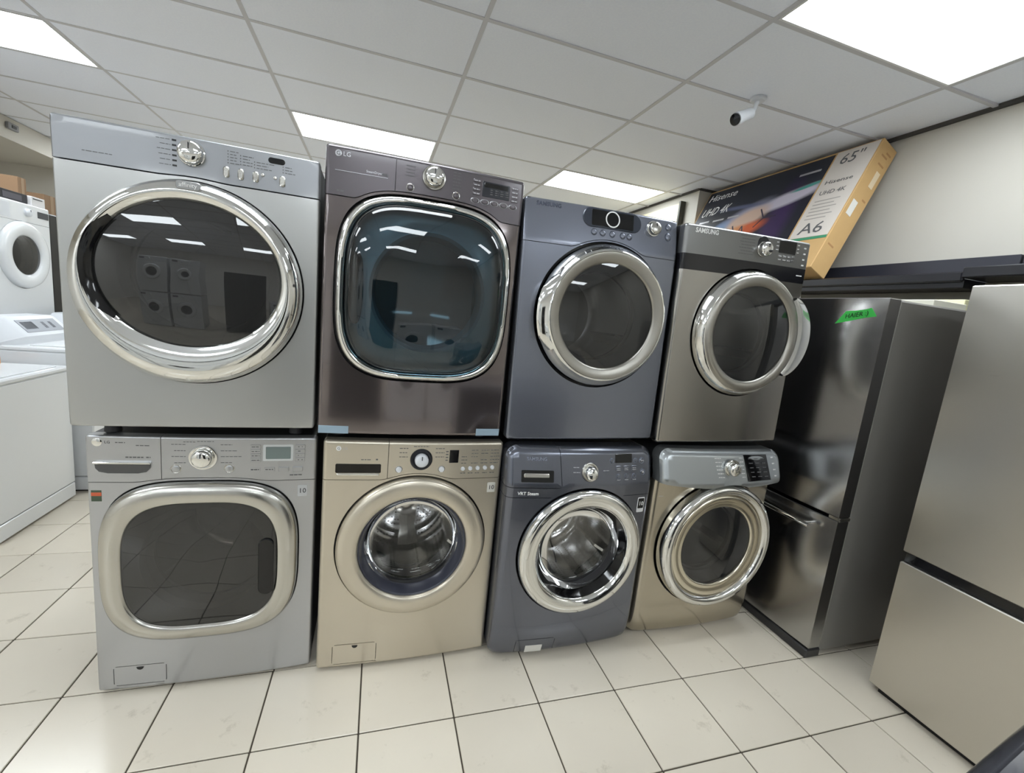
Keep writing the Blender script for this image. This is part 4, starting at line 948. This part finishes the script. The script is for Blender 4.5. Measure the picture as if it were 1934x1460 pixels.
tv = empty('television_box', (2.785, 2.36, 2.006), (0, math.radians(25), 0)); tag(tv, 'large flat television carton with dark printed front leaning under the ceiling', 'box')
kraft = mat('kraft_cardboard', (196, 160, 108), .75, noise=.06, nscale=12)
BH, BL, BT = 1.0, 1.63, .16
mb = MB(); mb.box(0, BT, 0, BL, 0, BH, .004); mb.build('carton', kraft, tv)
def print_mat():
    m = bpy.data.materials.new('printed_front'); m.use_nodes = True; nt = m.node_tree; b = nt.nodes['Principled BSDF']; b.inputs['Roughness'].default_value = .35
    tc = nt.nodes.new('ShaderNodeTexCoord'); sp = nt.nodes.new('ShaderNodeSeparateXYZ'); nt.links.new(tc.outputs['Object'], sp.inputs[0])
    def blob(y, z, sy, sz, rot, col, prev, soft=1.0):
        mp = nt.nodes.new('ShaderNodeMapping'); mp.vector_type = 'TEXTURE'; mp.inputs['Location'].default_value = (0, y, z); mp.inputs['Rotation'].default_value = (rot, 0, 0); mp.inputs['Scale'].default_value = (1, sy, sz)
        nt.links.new(tc.outputs['Object'], mp.inputs['Vector'])
        gr = nt.nodes.new('ShaderNodeTexGradient'); gr.gradient_type = 'SPHERICAL'; nt.links.new(mp.outputs[0], gr.inputs[0])
        pw = nt.nodes.new('ShaderNodeMath'); pw.operation = 'MULTIPLY'; pw.use_clamp = True; pw.inputs[1].default_value = soft*1.6; nt.links.new(gr.outputs['Fac'], pw.inputs[0])
        mx = nt.nodes.new('ShaderNodeMix'); mx.data_type = 'RGBA'; mx.inputs[7].default_value = (*lin(col), 1)
        nt.links.new(pw.outputs[0], mx.inputs[0])
        if isinstance(prev, tuple): mx.inputs[6].default_value = (*lin(prev), 1)
        else: nt.links.new(prev, mx.inputs[6])
        return mx.outputs[2]
    c = blob(.55, .42, .16, .5, 0, (52, 30, 78), (22, 26, 40))
    c = blob(.58, .66, .40, .08, math.radians(-12), (196, 190, 204), c, 1.4)
    c = blob(.98, .57, .36, .12, math.radians(-24), (150, 150, 172), c, 1.2)
    c = blob(.90, .54, .26, .12, math.radians(-20), (206, 178, 160), c, 1.5)
    c = blob(.88, .42, .28, .09, math.radians(-14), (204, 92, 48), c, 1.3)
    c = blob(1.06, .40, .24, .08, math.radians(-20), (216, 150, 96), c, 1.2)
    c = blob(1.22, .46, .18, .10, math.radians(-40), (120, 150, 190), c, 1.0)
    c = blob(1.05, .70, .36, .03, math.radians(4), (86, 92, 122), c, .9)
    c = blob(.42, .74, .16, .02, math.radians(-10), (70, 150, 140), c, 1.4)
    nt.links.new(c, b.inputs['Base Color']); return m
mb = MB(); mb.box(-.0015, .001, .325, BL-.015, .03, BH-.02); pf = mb.build('printed_front', print_mat(), tv)
wp = mat('label_panel_cream', (212, 204, 196), .55)
mb = MB(); mb.box(-.0018, .001, .012, .31, .255, BH-.012); lp = mb.build('label_panel', wp, tv)
mb = MB(); mb.box(-.0024, .001, .012, .31, .232, .252); mb.build('green_stripe', mat('stripe_green', (62, 140, 104), .5), tv)
BASIS = Matrix(((0, 0, -1, 0), (-1, 0, 0, 0), (0, 1, 0, 0), (0, 0, 0, 1)))
def tvtext(nm, s, m, yy, zz, size, parent, align='LEFT', shear=0, width=None):
    return text(nm, s, m, parent, 0, 0, 0, size, align, shear, Matrix.Translation((-.003, yy, zz)) @ BASIS, width=width)
tvtext('brand_lettering', 'Hisense', WHITEP, 1.585, .90, .105, pf, shear=.15, width=.36)
tvtext('type_lettering', 'UHD 4K', WHITEP, 1.575, .73, .13, pf, shear=.25, width=.36)
tvtext('slogan_lettering', 'VIDAA', WHITEP, .72, .265, .06, pf, width=.28)
tvtext('size_lettering', '65"', GREYP, .255, .905, .125, lp)
tvtext('model_lettering', 'A6', GREYP, .262, .325, .13, lp, width=.18)
tvtext('brand_lettering', 'Hisense', GREYP, .275, .72, .045, lp, width=.2)
tvtext('type_lettering', 'UHD 4K', GREYP, .27, .63, .05, lp, width=.19)
mb = MB()
for k in range(6): mb.box(-.0028, 0, .08+.03*(k % 2), .27, .56-.03*k, .566-.03*k)
mb.build('small_print', mat('faint_print', (160, 155, 150), .6), lp)
mb = MB()
for a, b, z in ((1.4, 1.53, .61), (1.2, 1.34, .6), (1.02, 1.15, .6), (1.38, 1.48, .5), (1.2, 1.35, .49), (.38, .56, .86)): mb.box(-.003, 0, a, b, z, z+.018)
mb.build('icon_print', SILVP, pf)['kind'] = 'stuff'
HEX = mat('dark_line_print', (50, 40, 60), .5); mb = MB()
for (a, b) in (((.78, .62), (.70, .52)), ((.70, .52), (.76, .44)), ((.70, .52), (.58, .52)), ((1.02, .5), (.96, .42)), ((.96, .42), (1.0, .36)), ((.92, .36), (.9, .48)), ((.9, .48), (.84, .38))):
    d = Vector((b[0]-a[0], b[1]-a[1])).normalized()*.006; nx = Vector((-d.y, d.x))
    P = [(a[0]+nx.x, a[1]+nx.y), (b[0]+nx.x, b[1]+nx.y), (b[0]-nx.x, b[1]-nx.y), (a[0]-nx.x, a[1]-nx.y)]
    mb.add([(-.0022, *p) for p in P]+[(0, *p) for p in P], [(0, 1, 2, 3), (7, 6, 5, 4), (0, 4, 5, 1), (1, 5, 6, 2), (2, 6, 7, 3), (3, 7, 4, 0)])
mb.build('goal_net_print', HEX, pf)
rp_ = mat('paper_white', (222, 220, 214), .6)
mb = MB(); mb.box(.03, .08, -.0015, .001, .44, .55); mb.build('shipping_label', rp_, tv)
mb = MB(); mb.box(.085, .125, -.0015, .001, .68, .80); mb.build('carton_label', mat('tan_label', (222, 204, 172), .6), tv)
mb = MB()
for a, b, z in ((.06, .12, .84), (.05, .11, .9), (.08, .13, .93), (.1, .135, .58), (.03, .09, .2)): mb.box(a, b, -.0008, .001, z, z+.012)
mb.build('carton_print', mat('brown_print', (170, 130, 84), .7), tv)

# ---- security camera under the ceiling
sc = empty('security_camera', (2.17, 2.42, HC)); sc.scale = (1.25, 1.25, 1.25); tag(sc, 'small white bullet security camera hanging from the ceiling', 'camera')
n = 24; mb = MB(); mb.loft([[(r*math.cos(2*PI*i/n), r*math.sin(2*PI*i/n), z) for i in range(n)] for r, z in ((.036, .0), (.036, -.008), (.03, -.014), (.012, -.016))], True, True); mb.build('mount', WHITE2, sc)
mb = MB(); mb.tube([(0, 0, -.012), (-.008, .006, -.05), (-.03, .012, -.075)], .011, 12); mb.build('arm', WHITE2, sc)
ax = Vector((-.86, -.16, -.48)).normalized(); c0 = Vector((-.015, .02, -.065))
def along(prof, nm, m, par):
    a = ax.cross(Vector((0, 0, 1))).normalized(); b = ax.cross(a); n = 24
    mb = MB(); mb.loft([[tuple(c0+ax*t+a*math.cos(2*PI*i/n)*r+b*math.sin(2*PI*i/n)*r) for i in range(n)] for t, r in prof], True, True); return mb.build(nm, m, par)
bd = along([(-.01, .018), (0, .027), (.07, .028), (.085, .031), (.112, .031)], 'camera_body', WHITE2, sc)
along([(.110, .027), (.116, .027), (.117, .02)], 'lens', BLACKG, bd)
# ---- pier details: yellow panel with an opening's warm light in its colour, dark post
t = empty('lit_opening_panel', (3.075, 4.22, 0)); tag(t, 'pale yellow panel in place of a warmly lit opening, dark edge post, far right wall', 'board')
mb = MB(); mb.box(-.012, .012, .03, 1.2, .0, 2.85, .002); mb.build('lit_face', mat('warm_lit_yellow', (240, 228, 188), .5), t)
mb = MB(); mb.box(-.05, .012, 0, .03, .0, 2.855, .003); mb.build('edge_post', mat('dark_olive', (60, 58, 48), .5), t)

# ================================================================== WHITE MACHINES AT LEFT AND BEHIND THE VIEWER
def top_loader(name, loc, label, w=.66, h=.975, d=.64, rot=PI/2):
    """faces its local -y; console along the back"""
    t = empty(name, loc, (0, 0, rot)); tag(t, label, 'washing machine')
    mb = MB(); mb.box(-w/2, w/2, 0, d, .11, h-.03, .008); mb.build('cabinet', WHITE, t)
    mb = MB(); mb.box(-w/2, w/2, .002, d, .015, .107, .004); mb.build('kick_plate', WHITE, t)
    mb = MB(); mb.box(-w/2+.02, w/2-.02, .03, d-.02, .0, .016); mb.build('plinth', BLACK, t)
    mb = MB(); mb.box(-w/2-.002, w/2+.002, -.008, d, h-.028, h, .008); mb.build('top', WHITE, t)
    mb = MB(); mb.box(-w/2+.06, w/2-.06, .03, d-.3, h-.001, h+.006, .003); mb.build('lid', WHITE, t)
    prof = [(d-.27, h-.002), (d-.265, h+.05), (d-.255, h+.06), (d-.165, h+.155), (d-.15, h+.165), (d-.02, h+.165), (d-.02, h-.002)]
    loops = []
    for x, k in ((-w/2+.004, .35), (-w/2+.03, .62), (-w/2+.09, .96), (-w/2+.12, 1), (w/2-.12, 1), (w/2-.09, .96), (w/2-.03, .62), (w/2-.004, .35)):
        loops.append([(x, d-.02-(d-.02-y)*(.55+.45*k), h-.002+(z-h+.002)*k) for y, z in prof])
    mb = MB(); mb.loft(loops, True, True); cs = mb.build('console', WHITE2, t, angle=30)
    def face(x0, x1, u0, u1, m, nm):
        mb = MB(); vs = [(x, d-.255+.09*u-.002, h+.06+.095*u+.002) for x, u in ((x0, u0), (x1, u0), (x1, u1), (x0, u1))]
        vs += [(a, b+.006, c-.006) for a, b, c in vs]
        mb.add(vs, [(0, 1, 2, 3), (7, 6, 5, 4), (0, 4, 5, 1), (1, 5, 6, 2), (2, 6, 7, 3), (3, 7, 4, 0)]); mb.build(nm, m, cs)
    face(-.18, .18, .12, .88, mat('panel_grey', (158, 162, 170), .3), 'console_plate')
    face(-.16, -.05, .3, .75, mat('panel_dark', (60, 62, 68), .2), 'console_display'); face(.02, .05, .3, .7, MATS['panel_dark'], 'console_button'); face(.09, .12, .3, .7, MATS['panel_dark'], 'console_button')
    return t
top_loader('washing_machine', (-1.83, 3.135, 0), 'white laundry machine with plain front, nearest at the left edge', .63, .88)
top_loader('washing_machine', (-1.76, 3.86, 0), 'white top loading washing machine just behind the nearest white machine')
top_loader('washing_machine', (-1.76, 4.56, 0), 'white top loading washing machine farthest of the left row, only console showing')

def white_front(name, loc, label, rot=0, group=None, h=.975, w=.686, cz=.56, R=.215, zp=.845):
    t = empty(name, loc, (0, 0, rot)); tag(t, label, 'washing machine', group)
    shell(t, w, h, .6, WHITE, inset=.001); feet(t, w, .6, 0, .012)
    cx = .0; zs = lambda x: zp; ri = R*.58
    f = Front(w, h, .012, .006, .012, .012, zs, .002); hole = [(p[0], p[2]) for p in ell(cx, cz, R+.003, R+.003, 0, N=60)]
    f.make(t, hole, [('control_panel', WHITE, lambda x, z: z > zp), ('front_panel', WHITE, lambda x, z: True)])
    recess(t, hole, [(p[0], p[2]) for p in ell(cx, cz, ri+.008, ri+.008, 0, N=60)])
    dr = empty('door'); dr.parent = t
    mb = MB(); mb.loft([ell(cx, cz, r, r, y, N=60) for r, y in ((R, .02), (R, -.015), (R-.01, -.032), (R-.03, -.04), (ri+.02, -.036), (ri+.004, -.026), (ri, -.01))]); mb.build('door_ring', WHITE, dr, angle=60)
    mb = MB(); mb.loft([ell(cx, cz, (ri+.003)*k, (ri+.003)*k, -.02-.014*(1-k*k), N=60) for k in (1, .9, .7, .4, .02)], cap1=True); mb.build('glass', MATS['grey_glass'], dr)
    drum(t, cx, cz, ri+.01, .22, dep=.42, star=False)
    zk = (zp+h)/2+.005; knob(t, .06, zk, f.y(0, zk), .028, .024, WHITE2, WHITE2, .032)
    rplate('display', mat('panel_dark', (60, 62, 68), .2), t, .17, .29, zk-.022, zk+.026, f.y(.2, zk)-.0015, .01, .004)
    rplate('drawer_front', WHITE2, t, -w/2+.02, -.1, zp+.012, h-.02, f.y(-.2, zk)-.002, .01, .006)
    return t
white_front('washing_machine', (-2.5, 4.275, 1.079), 'white front loading washing machine with wide door ring stacked in the left background', PI/2, None, .845, .62, .47, .24, .71)
white_front('washing_machine', (-2.5, 4.275, 0), 'white front loading washing machine at floor level under the stacked one', PI/2, None, 1.077, .62, .56, .22, .93)
wf = white_front('washing_machine', (-2.6, -2.3, 0), 'white front loading washing machine behind the viewer, seen only in reflections', PI, 'machines of the row behind the viewer')
def wcopy(src, loc, rot, label, group=None):
    c = copy_tree(src); c.location = loc; c.rotation_euler = (0, 0, rot); c['label'] = label
    if group: c['group'] = group
    return c
for k, x in enumerate((-2.6, -1.85, .35, 1.1)):
    for lv in (0, 1):
        if (k in (2, 3) and lv) or (k == 0 and lv == 0): continue
        wcopy(wf, (x, -2.3, .995*lv), PI, 'white front loading washing machine behind the viewer, seen only in reflections', 'machines of the row behind the viewer')
# dark refrigerator behind the viewer, for the reflections
t = empty('refrigerator', (-.55, -2.3, 0)); tag(t, 'dark refrigerator behind the viewer, seen only in door reflections', 'refrigerator')
mb = MB(); mb.box(-.45, .45, -.75, 0, .02, 1.75, .01); mb.build('body', SIDE, t)
mb = MB(); mb.box(-.448, -.004, 0.004, .07, .05, 1.74, .008); mb.build('door', BLACKG, t); mb = MB(); mb.box(.004, .448, .004, .07, .05, 1.74, .008); mb.build('door', BLACKG, t)
# things on top of the stacked white machine
ZT = 1.925
t = empty('black_carton', (-2.62, 4.17, ZT)); tag(t, 'long black carton on the stacked white washing machine', 'box')
mb = MB(); mb.box(-.2, .08, -.2, .26, 0, .07, .003); mb.build('carton', mat('carton_black', (30, 29, 34), .5), t)
mb = MB(); mb.box(.079, .0815, .02, .2, .015, .055); mb.build('carton_print', mat('faint_grey', (76, 74, 82), .5), t)
t = empty('white_carton', (-2.6, 4.52, ZT)); tag(t, 'small white labelled carton beside the black carton at left', 'box')
mb = MB(); mb.box(-.15, .08, -.085, .06, 0, .07, .003); mb.build('carton', mat('carton_white', (214, 212, 212), .6), t)
mb = MB(); mb.box(.079, .0815, -.07, .03, .05, .057); mb.build('carton_print', DARKP, t)
t = empty('refrigerator', (-2.53, 4.97, 0)); tag(t, 'black refrigerator side edge beside the stacked white washing machine', 'refrigerator')
mb = MB(); mb.box(-.7, -.07, -.34, .34, .02, 1.9, .008); mb.build('body', BLACK, t)
mb = MB(); mb.box(-.066, 0, -.338, .338, .05, .7, .008); mb.build('freezer_door', BLACK, t); mb = MB(); mb.box(-.066, 0, -.338, .338, .71, 1.9, .008); mb.build('fridge_door', BLACK, t)
t = empty('cardboard_carton', (-2.85, 4.835, 1.9015)); tag(t, 'tall narrow brown cardboard carton behind the black carton', 'box')
mb = MB(); mb.box(-.1, .05, -.05, .045, 0, .272, .003); mb.build('carton', mat('brown_carton', (146, 116, 88), .7), t); mb = MB(); mb.box(.049, .0512, -.01, .02, .02, .27); mb.build('carton_tape', mat('carton_tape', (160, 132, 102), .4), t)
t = empty('cardboard_carton', (-2.85, 5.18, 1.9015)); tag(t, 'low brown cardboard carton behind the small white carton', 'box')
mb = MB(); mb.box(-.1, .05, -.1, .1, 0, .2, .003); mb.build('carton', MATS['brown_carton'], t); mb = MB(); mb.box(.049, .0512, -.02, .02, .0, .2); mb.build('carton_tape', MATS['carton_tape'], t)
# cable on the back wall, sensor on the soffit, orange roll
pts = []
for i in range(25):
    u = i/24; pts.append((-5.2+2.4*u, YF-.015, 2.60-.28*math.sin(PI*min(1, u*1.05))+.02*math.sin(9*u)))
mb = MB(); mb.tube(pts, .011, 8); tag(mb.build('wall_cable', RUBBER), 'dark cable sagging across the cream back wall', 'cable')
t = empty('wall_sensor', (-3.652, 6.2, 2.85)); tag(t, 'small grey sensor box on the cream soffit', 'sensor')
mb = MB(); mb.box(-.0, .03, -.07, .07, -.03, .035, .006); mb.build('sensor_case', mat('sensor_grey', (128, 128, 130), .5), t)
mb = MB(); mb.box(.03, .036, -.03, .03, -.012, .016, .003); mb.build('sensor_window', DARKP, t)
t = empty('tape_roll', (-2.17, 3.37, .881)); tag(t, 'orange tape roll on the white top loading washer at left', 'tape roll')
n = 28; mb = MB(); mb.loft([[(r*math.cos(2*PI*i/n), r*math.sin(2*PI*i/n), z) for i in range(n)] for r, z in ((.035, 0), (.05, 0), (.05, .045), (.035, .045), (.035, 0))]); mb.build('tape_band', mat('orange_tape', (222, 150, 60), .4), t)
mb = MB(); mb.loft([[(r*math.cos(2*PI*i/n), r*math.sin(2*PI*i/n), z) for i in range(n)] for r, z in ((.031, .001), (.0345, .001), (.0345, .044), (.031, .044), (.031, .001))]); mb.build('tape_core', kraft, t)
# ---- dark appliance at the lower right corner of the frame
ang = math.radians(8)
t = empty('washing_machine', (1.02, .317, 0), (0, 0, ang+PI)); tag(t, 'dark blue grey washing machine corner at the bottom right edge of the frame', 'washing machine')
# local: front faces the stacks; body runs towards +y local (away from them)
bm_ = metallic('night_blue_paint', (86, 88, 98), .25, .7, .5, .05)
shell(t, W, .95, .66, bm_); feet(t, W, .66, 0)
f = Front(W, .95, .012, .006, .03, .02, None); f.make(t, None, [('front_panel', bm_, lambda x, z: True)])
mb = MB(); mb.lathe(0, .5, [(.26, .0), (.26, -.03), (.25, -.045), (.2, -.05), (.195, -.03)], 64, -.006); mb.build('door_ring', CHROME, t)
mb = MB(); mb.lathe(0, .5, [(.196, -.032), (.15, -.045), (.08, -.05), (.0005, -.05)], 64, -.006); mb.build('door_glass', BLACKG, t)
